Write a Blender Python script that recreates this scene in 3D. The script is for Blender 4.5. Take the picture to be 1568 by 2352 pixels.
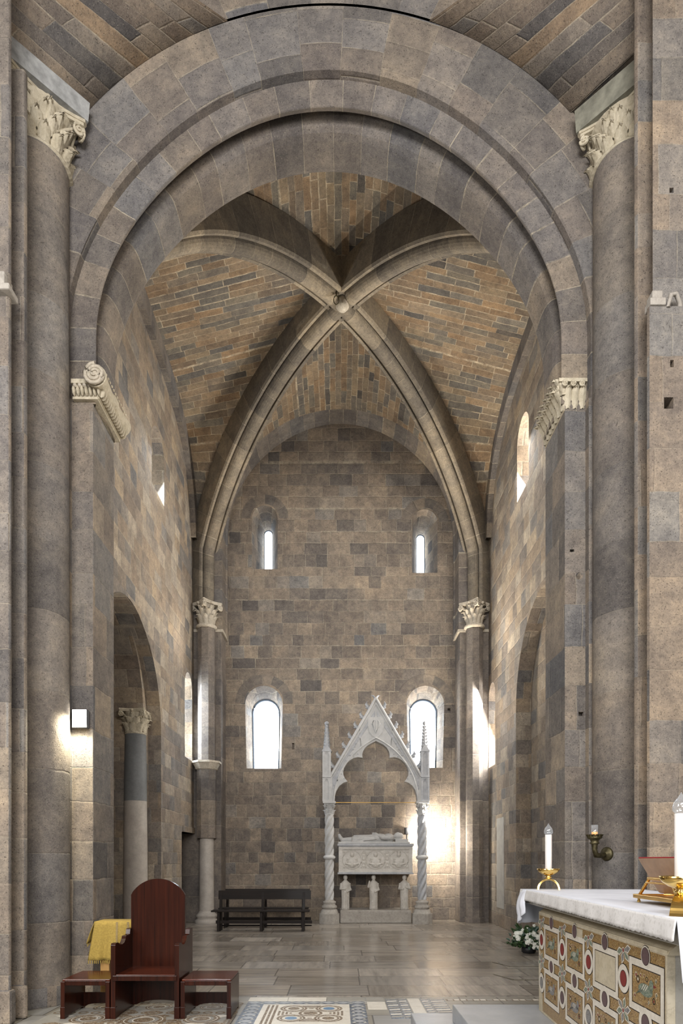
import bpy, bmesh, math, random
from mathutils import Vector, Matrix
from mathutils.noise import noise as pnoise
random.seed(7)
for o in list(bpy.data.objects): bpy.data.objects.remove(o)
S = bpy.context.scene
C = S.collection
PI = math.pi
# ------------------------------------------------------------------ camera
F = 1450.0
cam_d = bpy.data.cameras.new('camera'); cam = bpy.data.objects.new('camera', cam_d); C.objects.link(cam)
cam.location = (0, 0, 1.6); cam.rotation_euler = (PI/2, 0, 0)
cam_d.sensor_fit = 'HORIZONTAL'; cam_d.sensor_width = 36; cam_d.lens = 36*F/1568
cam_d.shift_x = 6/1568; cam_d.shift_y = 799/1568; cam_d.clip_start = .05; cam_d.clip_end = 200
S.camera = cam
# ------------------------------------------------------------------ world, exposure, lights
S.view_settings.view_transform = 'Standard'; S.view_settings.look = 'None'
S.view_settings.gamma = 1; S.view_settings.use_curve_mapping = False; S.view_settings.exposure = 0.0
W = bpy.data.worlds.new('world'); S.world = W; W.use_nodes = True
W.node_tree.nodes['Background'].inputs[0].default_value = (.80, .88, 1, 1)
W.node_tree.nodes['Background'].inputs[1].default_value = .75
def area(name, loc, target, sx, sy, power, col, spread=180):
    l = bpy.data.lights.new(name, 'AREA'); l.shape = 'RECTANGLE'; l.size = sx; l.size_y = sy
    l.energy = power; l.color = col; l.spread = math.radians(spread)
    o = bpy.data.objects.new(name, l); C.objects.link(o); o.location = loc
    o.rotation_euler = (Vector(target)-Vector(loc)).to_track_quat('-Z', 'Y').to_euler()
    return o
def spot(name, loc, target, power, col, ang=100, r=.1, blend=.6):
    l = bpy.data.lights.new(name, 'SPOT'); l.energy = power; l.color = col
    l.spot_size = math.radians(ang); l.spot_blend = blend; l.shadow_soft_size = r
    o = bpy.data.objects.new(name, l); C.objects.link(o); o.location = loc
    o.rotation_euler = (Vector(target)-Vector(loc)).to_track_quat('-Z', 'Y').to_euler()
    return o
WARM = (1, .89, .74); COOL = (.80, .90, 1)
# unseen fill panels added in the nave, standing in for its windows
area('nave_fill_west', (-1.0, -5, 8.3), (-.3, 9, 5.5), 6, 2.2, 1200, (1, .985, .975))
area('nave_fill_north', (-5.6, 0, 5.5), (1.8, 4.6, .9), 2.5, 2.5, 420, (1, .97, .94))  # added fill from the left for the altar's mosaic side
area('nave_fill_south', (5.8, -3, 7.5), (-1, 8, 4), 4, 3, 700, (1, .95, .90))
# floodlights at the tomb and the pier, with added fills for the vault
spot('tomb_floodlight', (2.34, 15.95, 2.5), (-.9, 10.6, 12), 1800, WARM, 110, .12)
spot('tomb_floodlight_wash', (2.34, 15.98, 2.25), (2.75, 16.86, 2.05), 400, (1, .93, .82), 170, .07, 1)
spot('tomb_floodlight_lens', (1.86, 16.40, 2.40), (2.5, 16.7, 2.45), 170, (1, .93, .82), 175, .07, 1)
spot('vault_fill_right', (3.0, 15.5, 5.6), (.4, 10.6, 12.5), 640, WARM, 120, .2)  # this and the next: added vault uplights, no fitting modelled
spot('vault_fill_left', (-3.0, 15.4, 5.6), (-.2, 10.4, 12.6), 400, WARM, 120, .2)
spot('pier_floodlight', (-2.93, 7.17, 3.20), (-3.2, 6.95, 2.3), 120, (1, .92, .70), 165, .05, 1)
# low nave fill, then daylight through the chapel windows
area('nave_fill_low', (-.5, -8, 5), (.2, 16, 3.0), 5, 3, 700, (1, .985, .975))  # unseen panel added to brighten the lower back wall
area('window_light_right', (3.80, 15.75, 5.0), (1.2, 16.4, 4.0), .5, 1.9, 190, (1, .96, .9))
area('window_light_left', (-3.68, 15.6, 5.1), (-1, 15.9, 4.5), .6, 1.9, 30, COOL)
area('window_light_right_high', (3.80, 13.2, 10.1), (-3, 12.4, 5.5), .7, 1.4, 260, (1, .97, .92))
area('window_light_left_high', (-3.68, 13.0, 9.8), (3, 12.4, 5.5), .7, 1.2, 90, COOL)
area('aisle_daylight', (-4.6, 8.6, 4.2), (-3.7, 14, 2.2), .8, 2.5, 40, COOL)

# ------------------------------------------------------------------ node helper and materials
class NT:
    def __init__(s, name):
        s.m = bpy.data.materials.new(name); s.m.use_nodes = True; s.t = s.m.node_tree
        s.b = s.t.nodes['Principled BSDF']; s.out = s.t.nodes['Material Output']
    def n(s, typ, **kw):
        nd = s.t.nodes.new(typ)
        for k, v in kw.items():
            if k in nd.inputs.keys() if isinstance(k, str) else False: nd.inputs[k].default_value = v
            else: setattr(nd, k, v)
        return nd
    def link(s, a, b): s.t.links.new(a, b)
    def setin(s, sock, v):
        if hasattr(v, 'is_linked') or isinstance(v, bpy.types.NodeSocket): s.t.links.new(v, sock)
        else: sock.default_value = v
    def ma(s, op, a, b=0.0, c=0.0, clamp=False):
        nd = s.t.nodes.new('ShaderNodeMath'); nd.operation = op; nd.use_clamp = clamp
        s.setin(nd.inputs[0], a); s.setin(nd.inputs[1], b)
        if op in ('MULTIPLY_ADD', 'WRAP', 'COMPARE'): s.setin(nd.inputs[2], c)
        return nd.outputs[0]
    def rng(s, v, a, b, c=0.0, d=1.0):
        nd = s.t.nodes.new('ShaderNodeMapRange'); s.setin(nd.inputs[0], v)
        for i, x in enumerate((a, b, c, d)): nd.inputs[i+1].default_value = x
        return nd.outputs[0]
    def xyz(s, x, y, z=0.0):
        nd = s.t.nodes.new('ShaderNodeCombineXYZ'); s.setin(nd.inputs[0], x); s.setin(nd.inputs[1], y); s.setin(nd.inputs[2], z)
        return nd.outputs[0]
    def noise(s, vec, scale, detail=2, rough=.5, dim='3D'):
        nd = s.t.nodes.new('ShaderNodeTexNoise'); nd.noise_dimensions = dim
        if vec is not None: s.setin(nd.inputs['Vector'], vec)
        nd.inputs['Scale'].default_value = scale; nd.inputs['Detail'].default_value = detail; nd.inputs['Roughness'].default_value = rough
        return nd.outputs[0]
    def white(s, vec):
        nd = s.t.nodes.new('ShaderNodeTexWhiteNoise'); nd.noise_dimensions = '3D'; s.setin(nd.inputs['Vector'], vec)
        return nd.outputs['Value']
    def ramp(s, v, stops, interp='LINEAR'):
        nd = s.t.nodes.new('ShaderNodeValToRGB'); nd.color_ramp.interpolation = interp; e = nd.color_ramp.elements
        while len(e) < len(stops): e.new(.5)
        for i, (p, c) in enumerate(stops):
            e[i].position = p; e[i].color = (*c, 1) if len(c) == 3 else c
        s.setin(nd.inputs[0], v); return nd.outputs[0]
    def mix(s, f, a, b, mode='MIX'):
        nd = s.t.nodes.new('ShaderNodeMix'); nd.data_type = 'RGBA'; nd.blend_type = mode
        s.setin(nd.inputs[0], f)
        for k, v in ((6, a), (7, b)):
            if isinstance(v, bpy.types.NodeSocket): s.link(v, nd.inputs[k])
            else: nd.inputs[k].default_value = (*v, 1)
        return nd.outputs[2]
    def bump(s, h, strength, dist):
        nd = s.t.nodes.new('ShaderNodeBump'); nd.inputs['Strength'].default_value = strength; nd.inputs['Distance'].default_value = dist
        s.setin(nd.inputs['Height'], h); s.link(nd.outputs[0], s.b.inputs['Normal'])
    def base(s, c): s.setin(s.b.inputs['Base Color'], c)
    def set(s, **kw):
        for k, v in kw.items(): s.b.inputs[k].default_value = v

BR = (.235, .192, .152); GR = (.180, .174, .168); TA = (.285, .232, .172); DK = (.105, .096, .090); LI = (.320, .285, .238); PU = (.205, .178, .162)
OR = (.250, .190, .132); OB = (.195, .153, .112)
P_WALL = [(0, DK), (.10, GR), (.30, BR), (.48, PU), (.62, BR), (.78, TA), (.90, GR), (1, LI)]
P_BACK = [(0, (.12, .108, .10)), (.06, (.155, .136, .122)), (.18, (.20, .170, .142)), (.6, (.225, .186, .150)), (.85, (.255, .212, .168)), (1, GR)]
P_SIDE = [(0, GR), (.25, BR), (.5, LI), (.7, TA), (.85, BR), (1, GR)]
P_WEB = [(0, (.08, .073, .068)), (.10, (.16, .15, .135)), (.28, OB), (.45, (.235, .165, .105)), (.62, (.22, .18, .13)), (.75, (.26, .20, .14)), (.88, (.165, .150, .125)), (1, (.13, .125, .118))]
P_PIER = [(0, (.125, .118, .114)), (.25, (.19, .168, .148)), (.5, (.165, .162, .162)), (.75, (.215, .182, .152)), (1, (.25, .215, .175))]
P_ARCH = [(0, (.115, .110, .108)), (.3, (.172, .150, .134)), (.55, (.148, .145, .147)), (.8, (.185, .160, .138)), (1, (.22, .188, .152))]

def stone(name, rh, bw, pal, mortar=(.42, .37, .28), mw=.010, mort=.65, warp=.5, bump=.5, wob=.012, pits=.6, stain=.35, seed=0.0):
    s = NT(name)
    uv = s.n('ShaderNodeUVMap'); uv.uv_map = 'UVMap'
    sp = s.n('ShaderNodeSeparateXYZ'); s.link(uv.outputs[0], sp.inputs[0])
    u, v = sp.outputs[0], sp.outputs[1]
    geo = s.n('ShaderNodeTexCoord').outputs['Object']
    w1 = s.noise(geo, 2.3, 3, .6)
    v = s.ma('ADD', v, s.ma('MULTIPLY', s.ma('SUBTRACT', w1, .5), wob*5))
    u0 = s.ma('ADD', u, s.ma('MULTIPLY', s.ma('SUBTRACT', s.noise(geo, 3.1, 2), .5), wob*3))
    vr = s.ma('DIVIDE', v, rh)
    wv = s.t.nodes.new('ShaderNodeTexNoise'); wv.noise_dimensions = '1D'; s.setin(wv.inputs['W'], s.ma('MULTIPLY', vr, .45)); wv.inputs['Detail'].default_value = 0
    vr = s.ma('ADD', vr, s.ma('MULTIPLY', s.ma('SUBTRACT', wv.outputs[0], .5), .35))
    row = s.ma('FLOOR', vr); fv = s.ma('FRACT', vr)
    rr = s.white(s.xyz(row, 3.1+seed, 1.7))
    w = s.ma('MULTIPLY', s.ma('MULTIPLY_ADD', rr, .7, .7), bw)
    uu = s.ma('ADD', s.ma('DIVIDE', u0, w), s.ma('MULTIPLY', rr, 37.0))
    wn = s.noise(s.xyz(s.ma('MULTIPLY', uu, .55), s.ma('MULTIPLY', row, 7.7)), 1.0, 0, 0)
    uu = s.ma('ADD', uu, s.ma('MULTIPLY', s.ma('SUBTRACT', wn, .5), warp*2.0))
    col = s.ma('FLOOR', uu); fu = s.ma('FRACT', uu)
    idv = s.white(s.xyz(col, row, 5.5+seed)); id2 = s.white(s.xyz(row, col, 9.1+seed))
    du = s.ma('MULTIPLY', s.ma('MINIMUM', fu, s.ma('SUBTRACT', 1.0, fu)), w)
    dv = s.ma('MULTIPLY', s.ma('MINIMUM', fv, s.ma('SUBTRACT', 1.0, fv)), rh)
    d = s.ma('MINIMUM', du, dv)
    n_f = s.noise(geo, 17, 6, .75); n_l = s.noise(geo, 1.1, 3, .6); n_g = s.noise(geo, 75, 3, .7)
    dm = s.ma('ADD', d, s.ma('MULTIPLY', s.ma('SUBTRACT', n_f, .5), mw*3.4))
    line = s.rng(dm, mw*.30, mw*.85, 1, 0)
    patch = s.rng(s.noise(geo, 2.6, 6, .8), .40, .58, .08, 1)
    mm = s.ma('MULTIPLY', s.ma('MULTIPLY', line, patch), mort)
    colr = s.ramp(idv, pal)
    colr = s.mix(1.0, colr, s.ramp(id2, [(0, (.80, .80, .82)), (1, (1.18, 1.15, 1.10))]), 'MULTIPLY')
    colr = s.mix(1.0, colr, s.ramp(n_f, [(.28, (.72, .72, .73)), (.5, (1, 1, 1)), (.72, (1.28, 1.26, 1.21))]), 'MULTIPLY')
    colr = s.mix(1.0, colr, s.ramp(s.noise(geo, 4.5, 3, .6), [(.3, (.78, .78, .80)), (.5, (1, 1, 1)), (.7, (1.22, 1.20, 1.15))]), 'MULTIPLY')
    colr = s.mix(1.0, colr, s.ramp(n_g, [(.3, (.80, .80, .81)), (.5, (1, 1, 1)), (.7, (1.2, 1.19, 1.17))]), 'MULTIPLY')
    colr = s.mix(stain, colr, s.ramp(n_l, [(.3, (.45, .45, .48)), (.5, (1, 1, 1)), (.72, (1.5, 1.42, 1.25))]), 'MULTIPLY')
    pit = s.rng(s.noise(geo, 62, 2, .5), .64, .69, 0, 1)
    pit2 = s.rng(s.noise(geo, 24, 3, .6), .70, .73, 0, 1)
    pit = s.ma('MAXIMUM', pit, pit2)
    colr = s.mix(s.ma('MULTIPLY', pit, pits), colr, (.035, .03, .026))
    speck = s.rng(s.noise(geo, 90, 3, .6), .60, .70, 0, .5)
    colr = s.mix(speck, colr, (.36, .33, .27))
    mcol = s.mix(s.rng(n_f, .35, .6, 0, 1), tuple(x*.45 for x in mortar), tuple(min(1, x*1.25) for x in mortar))
    colr = s.mix(mm, colr, mcol)
    s.base(colr); s.set(Roughness=.92); s.b.inputs['Specular IOR Level'].default_value = .25
    edge = s.rng(d, 0, mw*2.0, 0, 1)
    h = s.ma('ADD', s.ma('MULTIPLY', edge, .35), s.ma('MULTIPLY', n_f, .35))
    h = s.ma('ADD', h, s.ma('MULTIPLY', n_g, .25)); h = s.ma('ADD', h, s.ma('MULTIPLY', id2, .25))
    h = s.ma('SUBTRACT', h, s.ma('MULTIPLY', pit, .45))
    s.bump(h, bump, .03)
    return s.m

M_BACK = stone('back_wall_stone', .305, .42, P_BACK, mw=.011, mort=.85, bump=.7)
M_SIDE = stone('side_wall_stone', .30, .46, P_SIDE, mw=.011, mort=.6, seed=2, bump=.7)
M_PIER = stone('pier_stone', .455, .62, P_PIER, mw=.008, mort=.5, warp=.3, seed=4, stain=.45)
M_PIERR = stone('right_pier_stone', .43, .55, [(0, (.13, .122, .115)), (.12, GR), (.4, (.205, .172, .142)), (.7, (.22, .182, .146)), (1, (.245, .20, .155))], mw=.008, mort=.4, warp=.4, seed=5, stain=.4)
M_DRUM = stone('column_drum_stone', .86, 60, [(0, (.155, .146, .138)), (.4, (.195, .172, .150)), (.7, (.178, .170, .164)), (1, (.225, .195, .165))], mw=.007, mort=.35, warp=0, seed=6, stain=.55)
M_ARCH = stone('arch_voussoir_stone', .40, .40, P_ARCH, mw=.008, mort=.6, warp=.1, wob=.006, seed=8)
M_ARCHI = stone('inner_voussoir_stone', .36, 60.0, P_ARCH, mw=.010, mort=1.0, warp=.0, wob=.006, seed=9, stain=.45)
M_RIB = stone('rib_stone', .42, 9, [(0, (.155, .135, .108)), (.5, (.20, .172, .135)), (1, (.25, .215, .165))], mw=.010, mort=.85, warp=0, wob=.006, seed=10)
M_WEB = stone('vault_web_stone', .165, .50, P_WEB, mortar=(.52, .44, .32), mw=.013, mort=1.0, warp=.4, seed=11, stain=.3)
M_WEBN = stone('nave_web_stone', .19, .80, [(0, DK), (.15, (.15, .14, .13)), (.4, (.17, .135, .105)), (.6, (.19, .16, .13)), (.8, (.215, .16, .11)), (1, (.15, .14, .13))], mw=.009, mort=.75, warp=.5, seed=12)
M_RING = stone('window_voussoir_stone', .34, 60, [(0, (.16, .145, .13)), (.5, (.20, .172, .145)), (1, (.225, .19, .155))], mw=.010, mort=.35, warp=0, seed=19)
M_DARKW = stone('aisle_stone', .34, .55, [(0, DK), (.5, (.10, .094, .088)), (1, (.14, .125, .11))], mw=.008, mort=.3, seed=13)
M_SHAFT = stone('shaft_stone', .62, 9, [(0, (.14, .128, .12)), (.5, (.175, .152, .135)), (1, (.20, .175, .15))], mw=.008, mort=.6, warp=0, seed=14)

def plain(name, col, rough=.6, metal=0, scale=20, var=.2, bump=.1, dist=.01, coat=0, **kw):
    s = NT(name); g = s.n('ShaderNodeTexCoord').outputs['Object']
    n = s.noise(g, scale, 4, .6)
    c2 = tuple(min(1, x*(1+var)) for x in col); c1 = tuple(x*(1-var) for x in col)
    s.base(s.ramp(n, [(.3, c1), (.7, c2)])); s.set(Roughness=rough, Metallic=metal)
    if coat: s.b.inputs['Coat Weight'].default_value = coat; s.b.inputs['Coat Roughness'].default_value = .12
    if bump: s.bump(n, bump, dist)
    for k, v in kw.items(): s.b.inputs[k.replace('_', ' ')].default_value = v
    return s.m
def marble(name, c1, c2, vein, rough=.5, scale=4, dirt=.4, bump=.15, vein_amt=.35, spec=.4, carve=0):
    s = NT(name); g = s.n('ShaderNodeTexCoord').outputs['Object']
    n = s.noise(g, scale, 5, .65); v = s.noise(g, scale*1.6, 6, .7)
    vm = s.rng(s.ma('ABSOLUTE', s.ma('SUBTRACT', v, .5)), 0, .035, vein_amt, 0)
    c = s.mix(vm, s.ramp(n, [(.3, c1), (.7, c2)]), vein)
    dd = s.rng(s.noise(g, scale*3, 4, .7), .5, .75, 0, dirt)
    c = s.mix(dd, c, tuple(x*.62 for x in c1))
    s.base(c); s.set(Roughness=rough); s.b.inputs['Specular IOR Level'].default_value = spec
    h = s.noise(g, 45, 3, .6)
    if carve:
        vo = s.n('ShaderNodeTexVoronoi'); vo.feature = 'SMOOTH_F1'; vo.inputs['Scale'].default_value = carve; s.link(g, vo.inputs['Vector'])
        h = s.ma('ADD', s.ma('MULTIPLY', h, .3), vo.outputs['Distance'])
    s.bump(h, bump, .012)
    return s.m
M_MARB = marble('white_marble', (.42, .415, .40), (.56, .55, .53), (.40, .41, .43), dirt=.3)
M_MARBG = marble('grey_streaked_marble', (.32, .33, .35), (.48, .48, .48), (.30, .31, .34), scale=7, dirt=.4)
M_TOMB = marble('tomb_relief_marble', (.50, .47, .42), (.62, .59, .54), (.42, .38, .33), scale=6, dirt=.35, carve=26, bump=.35)
M_AGED = marble('aged_stone_carving', (.40, .355, .28), (.56, .50, .41), (.28, .23, .17), scale=9, dirt=.6, rough=.8, spec=.2, carve=38, bump=.5)
M_CAPL = marble('yellowed_marble_carving', (.42, .37, .27), (.60, .54, .42), (.30, .24, .16), scale=7, dirt=.5, rough=.75, spec=.2, carve=30, bump=.55)
M_COLM = marble('column_marble', (.38, .34, .30), (.50, .46, .41), (.30, .27, .24), scale=3, dirt=.25, rough=.6)
M_COLG = marble('grey_column_marble', (.155, .165, .17), (.215, .222, .225), (.12, .12, .12), scale=3, dirt=.3, rough=.6)
M_BLOCK = marble('rough_limestone', (.30, .275, .24), (.42, .39, .35), (.22, .2, .17), scale=6, dirt=.6, rough=.9)
M_STEP = marble('bluish_step_marble', (.25, .26, .275), (.36, .37, .38), (.32, .34, .38), scale=2.5, rough=.3, dirt=.15, bump=.04)
M_PLAST = plain('pale_plaster', (.36, .35, .32), .85, scale=5, var=.12, bump=.1)
def wood(name, c1, c2, rough=.25, coat=.6, scale=9, axis=0):
    s = NT(name); g = s.n('ShaderNodeTexCoord').outputs['Object']
    mp = s.n('ShaderNodeMapping'); s.link(g, mp.inputs[0])
    mp.inputs['Scale'].default_value = (scale*3.4, scale*2.2, scale*.10) if axis == 0 else (scale*.18, scale*2.2, scale*2.2)
    n = s.noise(mp.outputs[0], 1, 5, .6); n2 = s.noise(g, 1.5, 2)
    s.base(s.mix(s.rng(n2, .3, .7, 0, .4), s.ramp(n, [(.3, c1), (.7, c2)]), c1))
    s.set(Roughness=rough); s.b.inputs['Coat Weight'].default_value = coat; s.b.inputs['Coat Roughness'].default_value = .1
    s.b.inputs['Specular IOR Level'].default_value = .28
    s.bump(n, .05, .004); return s.m
M_MAHO = wood('mahogany', (.011, .0026, .0014), (.046, .0095, .0036), rough=.26, coat=0)
M_MAHOS = wood('mahogany_seat', (.036, .007, .003), (.105, .021, .007), rough=.22, coat=.15, axis=1)
M_BENCH = wood('dark_bench_wood', (.007, .0045, .0035), (.016, .010, .007), rough=.7, coat=.03, axis=1)
M_PINE = wood('light_wood', (.34, .19, .06), (.48, .28, .10), rough=.5, coat=.1)
M_BRASS = plain('polished_brass', (.86, .60, .20), .16, 1, 8, .08, 0)
M_BRASSD = plain('gilded_bronze', (.72, .44, .12), .30, 1, 8, .12, .05)
M_IRON = plain('dark_bronze', (.10, .085, .045), .5, .8, 30, .4, .3)
M_STEEL = plain('window_frame_metal', (.10, .12, .15), .45, .6, 30, .1, 0)
M_BLACK = plain('black_lacquer', (.012, .012, .014), .5, 0, 10, .1, 0)
M_WAX = plain('candle_wax', (.68, .655, .63), .45, 0, 3, .02, 0, Subsurface_Weight=.2)
M_RED = plain('red_leather', (.30, .008, .012), .45, 0, 60, .15, .1)
M_BOOKB = plain('book_back_board', (.33, .21, .125), .5, 0, 12, .15, .1)
M_PAGE = plain('gilt_page_edges', (.62, .42, .20), .5, 0, 90, .15, .1)
M_YEL = plain('mustard_cloth', (.34, .235, .05), .9, 0, 60, .2, .5, .006)
M_YELS = plain('faded_stripe_cloth', (.26, .19, .08), .9, 0, 60, .2, .4, .006)
M_LEAF = plain('dark_foliage', (.030, .065, .018), .5, 0, 30, .5, .1)
M_LEAF2 = plain('grey_green_foliage', (.05, .095, .07), .5, 0, 30, .4, .1)
M_PETAL = plain('white_petals', (.74, .75, .68), .6, 0, 80, .1, .3)
M_PEACH = plain('cream_petals', (.70, .60, .40), .6, 0, 80, .1, .2)
def emit(name, col, st):
    s = NT(name); s.base((*col, 1)); s.b.inputs['Emission Color'].default_value = (*col, 1); s.b.inputs['Emission Strength'].default_value = st
    return s.m
M_PANE = emit('daylit_window_glass', (.80, .90, 1.0), 17)
M_PANEU = emit('slit_window_glass', (.80, .90, 1.0), 9)
M_PANEW = emit('sunlit_window_glass', (1, .97, .92), 16)
M_LAMP = emit('floodlight_lens', (1, .97, .88), 14)
M_FLAME = emit('oil_glow', (1, .45, .10), 1.2)
sg = NT('clear_glass'); tr_ = sg.n('ShaderNodeBsdfTransparent'); gl_ = sg.n('ShaderNodeBsdfGlossy'); gl_.inputs['Roughness'].default_value = .06
lw_ = sg.n('ShaderNodeLayerWeight'); lw_.inputs[0].default_value = .35; mx_ = sg.n('ShaderNodeMixShader'); tr_.inputs[0].default_value = (.90, .93, .96, 1)
df_ = sg.n('ShaderNodeBsdfDiffuse'); df_.inputs[0].default_value = (.9, .93, .96, 1); m2_ = sg.n('ShaderNodeMixShader'); m2_.inputs[0].default_value = .5; sg.link(gl_.outputs[0], m2_.inputs[1]); sg.link(df_.outputs[0], m2_.inputs[2])
sg.link(sg.ma('ADD', sg.ma('MULTIPLY', lw_.outputs['Facing'], .45), .14), mx_.inputs[0]); sg.link(tr_.outputs[0], mx_.inputs[1]); sg.link(m2_.outputs[0], mx_.inputs[2]); sg.link(mx_.outputs[0], sg.out.inputs[0]); M_GLASS = sg.m
def cloth_mat(name, lace):
    s = NT(name); uv = s.n('ShaderNodeUVMap'); uv.uv_map = 'UVMap'; g = s.n('ShaderNodeTexCoord').outputs['Object']
    if lace:
        vo = s.n('ShaderNodeTexVoronoi'); vo.feature = 'DISTANCE_TO_EDGE'; vo.inputs['Scale'].default_value = 36; s.link(uv.outputs[0], vo.inputs['Vector'])
        k = s.rng(vo.outputs['Distance'], .06, .16, 0, 1); k2 = s.rng(s.noise(uv.outputs[0], 26, 3, .6), .45, .6, 0, 1)
        k = s.ma('MULTIPLY', k, k2)
        s.base(s.mix(k, (.66, .65, .645), (.56, .55, .535))); s.bump(k, .15, .003)
    else:
        n = s.noise(g, 5, 3, .5); s.base(s.ramp(n, [(.3, (.56, .58, .64)), (.7, (.64, .66, .72))])); s.bump(s.noise(g, 7, 3), .25, .02)
    s.set(Roughness=.85); return s.m
M_LACE = cloth_mat('lace_border', True); M_LINEN = cloth_mat('white_linen', False)
# floor of long polished slabs with a random vein direction in each
def floor_mat(name, rw, cw, pal, rough, streak=1.0, joint=(.06, .052, .045), jw=.011, seed=0.0, wob=.004, vein=.7):
    s = NT(name); uv = s.n('ShaderNodeUVMap'); uv.uv_map = 'UVMap'
    sp = s.n('ShaderNodeSeparateXYZ'); s.link(uv.outputs[0], sp.inputs[0]); u, v = sp.outputs[0], sp.outputs[1]
    g = s.n('ShaderNodeTexCoord').outputs['Object']
    row = s.ma('FLOOR', s.ma('DIVIDE', v, rw)); fv = s.ma('FRACT', s.ma('DIVIDE', v, rw))
    rr = s.white(s.xyz(row, 2.2+seed, 0.5)); w = s.ma('MULTIPLY', s.ma('MULTIPLY_ADD', rr, .6, .7), cw)
    uu = s.ma('ADD', s.ma('DIVIDE', u, w), s.ma('MULTIPLY', rr, 11.0)); col = s.ma('FLOOR', uu); fu = s.ma('FRACT', uu)
    i1 = s.white(s.xyz(col, row, 1+seed)); i2 = s.white(s.xyz(row, col, 4+seed))
    d = s.ma('MINIMUM', s.ma('MULTIPLY', s.ma('MINIMUM', fu, s.ma('SUBTRACT', 1.0, fu)), w), s.ma('MULTIPLY', s.ma('MINIMUM', fv, s.ma('SUBTRACT', 1.0, fv)), rw))
    flip = s.ma('GREATER_THAN', i2, .62)
    off = s.ma('MULTIPLY', i1, 40.0)
    va = s.xyz(s.ma('MULTIPLY', u, 1.1), s.ma('MULTIPLY', v, 11.0), off); vb = s.xyz(s.ma('MULTIPLY', u, 11.0), s.ma('MULTIPLY', v, 1.1), off)
    mx = s.n('ShaderNodeMix'); mx.data_type = 'VECTOR'; s.setin(mx.inputs[0], flip); s.link(va, mx.inputs[4]); s.link(vb, mx.inputs[5])
    n = s.noise(mx.outputs[1], 1.0, 5, .65)
    c = s.ramp(i1, pal)
    c = s.mix(vein, c, s.ramp(n, [(.32, (.45, .44, .43)), (.5, (1, 1, 1)), (.68, (1.5, 1.48, 1.42))]), 'MULTIPLY')
    c = s.mix(s.rng(s.noise(g, 1.3, 3, .5), .4, .7, 0, .25), c, tuple(x*.6 for x in pal[0][1]))
    c = s.mix(s.rng(d, jw*.4, jw, .85, 0), c, joint)
    s.base(c)
    rg = s.ma('ADD', s.rng(s.noise(g, 1.2, 2, .5), .3, .7, rough*.9, rough*1.2), s.ma('MULTIPLY', i2, .10)); s.setin(s.b.inputs['Roughness'], rg)
    h = s.ma('ADD', s.rng(d, 0, jw, 0, 1), s.ma('MULTIPLY', s.noise(g, .8, 1), .4))
    s.bump(h, .05, .01); return s.m
M_FLOOR = floor_mat('polished_travertine', .62, 1.15, [(0, (.19, .165, .138)), (.3, (.255, .222, .184)), (.55, (.31, .272, .23)), (.8, (.235, .212, .185)), (1, (.36, .32, .275))], .18)
M_FLOORN = floor_mat('pale_marble_paving', .50, .55, [(0, (.24, .22, .18)), (.5, (.33, .31, .265)), (1, (.28, .28, .28))], .26, seed=3, vein=.25)
def tess(name, cols, scale=90, rough=.5):
    s = NT(name); g = s.n('ShaderNodeTexCoord').outputs['Object']
    vo = s.n('ShaderNodeTexVoronoi'); vo.inputs['Scale'].default_value = scale; s.link(g, vo.inputs['Vector'])
    ve = s.n('ShaderNodeTexVoronoi'); ve.feature = 'DISTANCE_TO_EDGE'; ve.inputs['Scale'].default_value = scale; s.link(g, ve.inputs['Vector'])
    sp = s.n('ShaderNodeSeparateColor'); s.link(vo.outputs['Color'], sp.inputs[0])
    c = s.ramp(sp.outputs[0], [(i/max(1, len(cols)-1), c) for i, c in enumerate(cols)])
    c = s.mix(s.rng(ve.outputs['Distance'], .03, .09, .75, 0), c, tuple(x*.35 for x in cols[0]))
    s.base(c); s.set(Roughness=rough); return s.m
T_GOLD = tess('gold_tesserae', [(.12, .062, .02), (.40, .26, .09), (.30, .18, .055), (.50, .37, .17), (.24, .10, .04)], 190, .35)
T_WHITE = marble('inlay_white_marble', (.58, .54, .46), (.72, .68, .60), (.5, .45, .38), scale=10, dirt=.15, rough=.4, bump=.05)
T_PURP = tess('porphyry', [(.115, .07, .075), (.15, .095, .10)], 300)
T_RED = tess('red_stone', [(.20, .020, .018), (.27, .035, .030)], 300)
T_GREEN = tess('green_tesserae', [(.11, .16, .12), (.22, .27, .20), (.34, .35, .28)], 190)
T_GREY = tess('grey_tesserae', [(.14, .14, .14), (.33, .33, .32), (.24, .22, .22)], 190)
T_DARK = plain('dark_outline_stone', (.035, .025, .018), .6, bump=0)
T_CREAM = marble('cream_stone', (.46, .40, .28), (.58, .52, .40), (.3, .25, .18), scale=6, dirt=.4)
T_BLUE = marble('blue_inlay', (.10, .20, .33), (.18, .30, .44), (.08, .12, .2), scale=30, rough=.3)
T_BRN = tess('brown_tesserae', [(.10, .055, .03), (.34, .27, .18), (.16, .10, .06), (.45, .40, .30)], 75)
T_DIA = marble('pale_diamond_marble', (.33, .345, .37), (.44, .45, .45), (.28, .28, .3), scale=8, rough=.3, bump=.03)
T_DBL = tess('slate_inlay', [(.08, .10, .13), (.22, .26, .31), (.14, .15, .18)], 24, .35)
T_SLAB = marble('pale_floor_slab', (.29, .275, .24), (.39, .375, .335), (.24, .225, .2), scale=5, rough=.28, bump=.03, dirt=.2)
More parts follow.
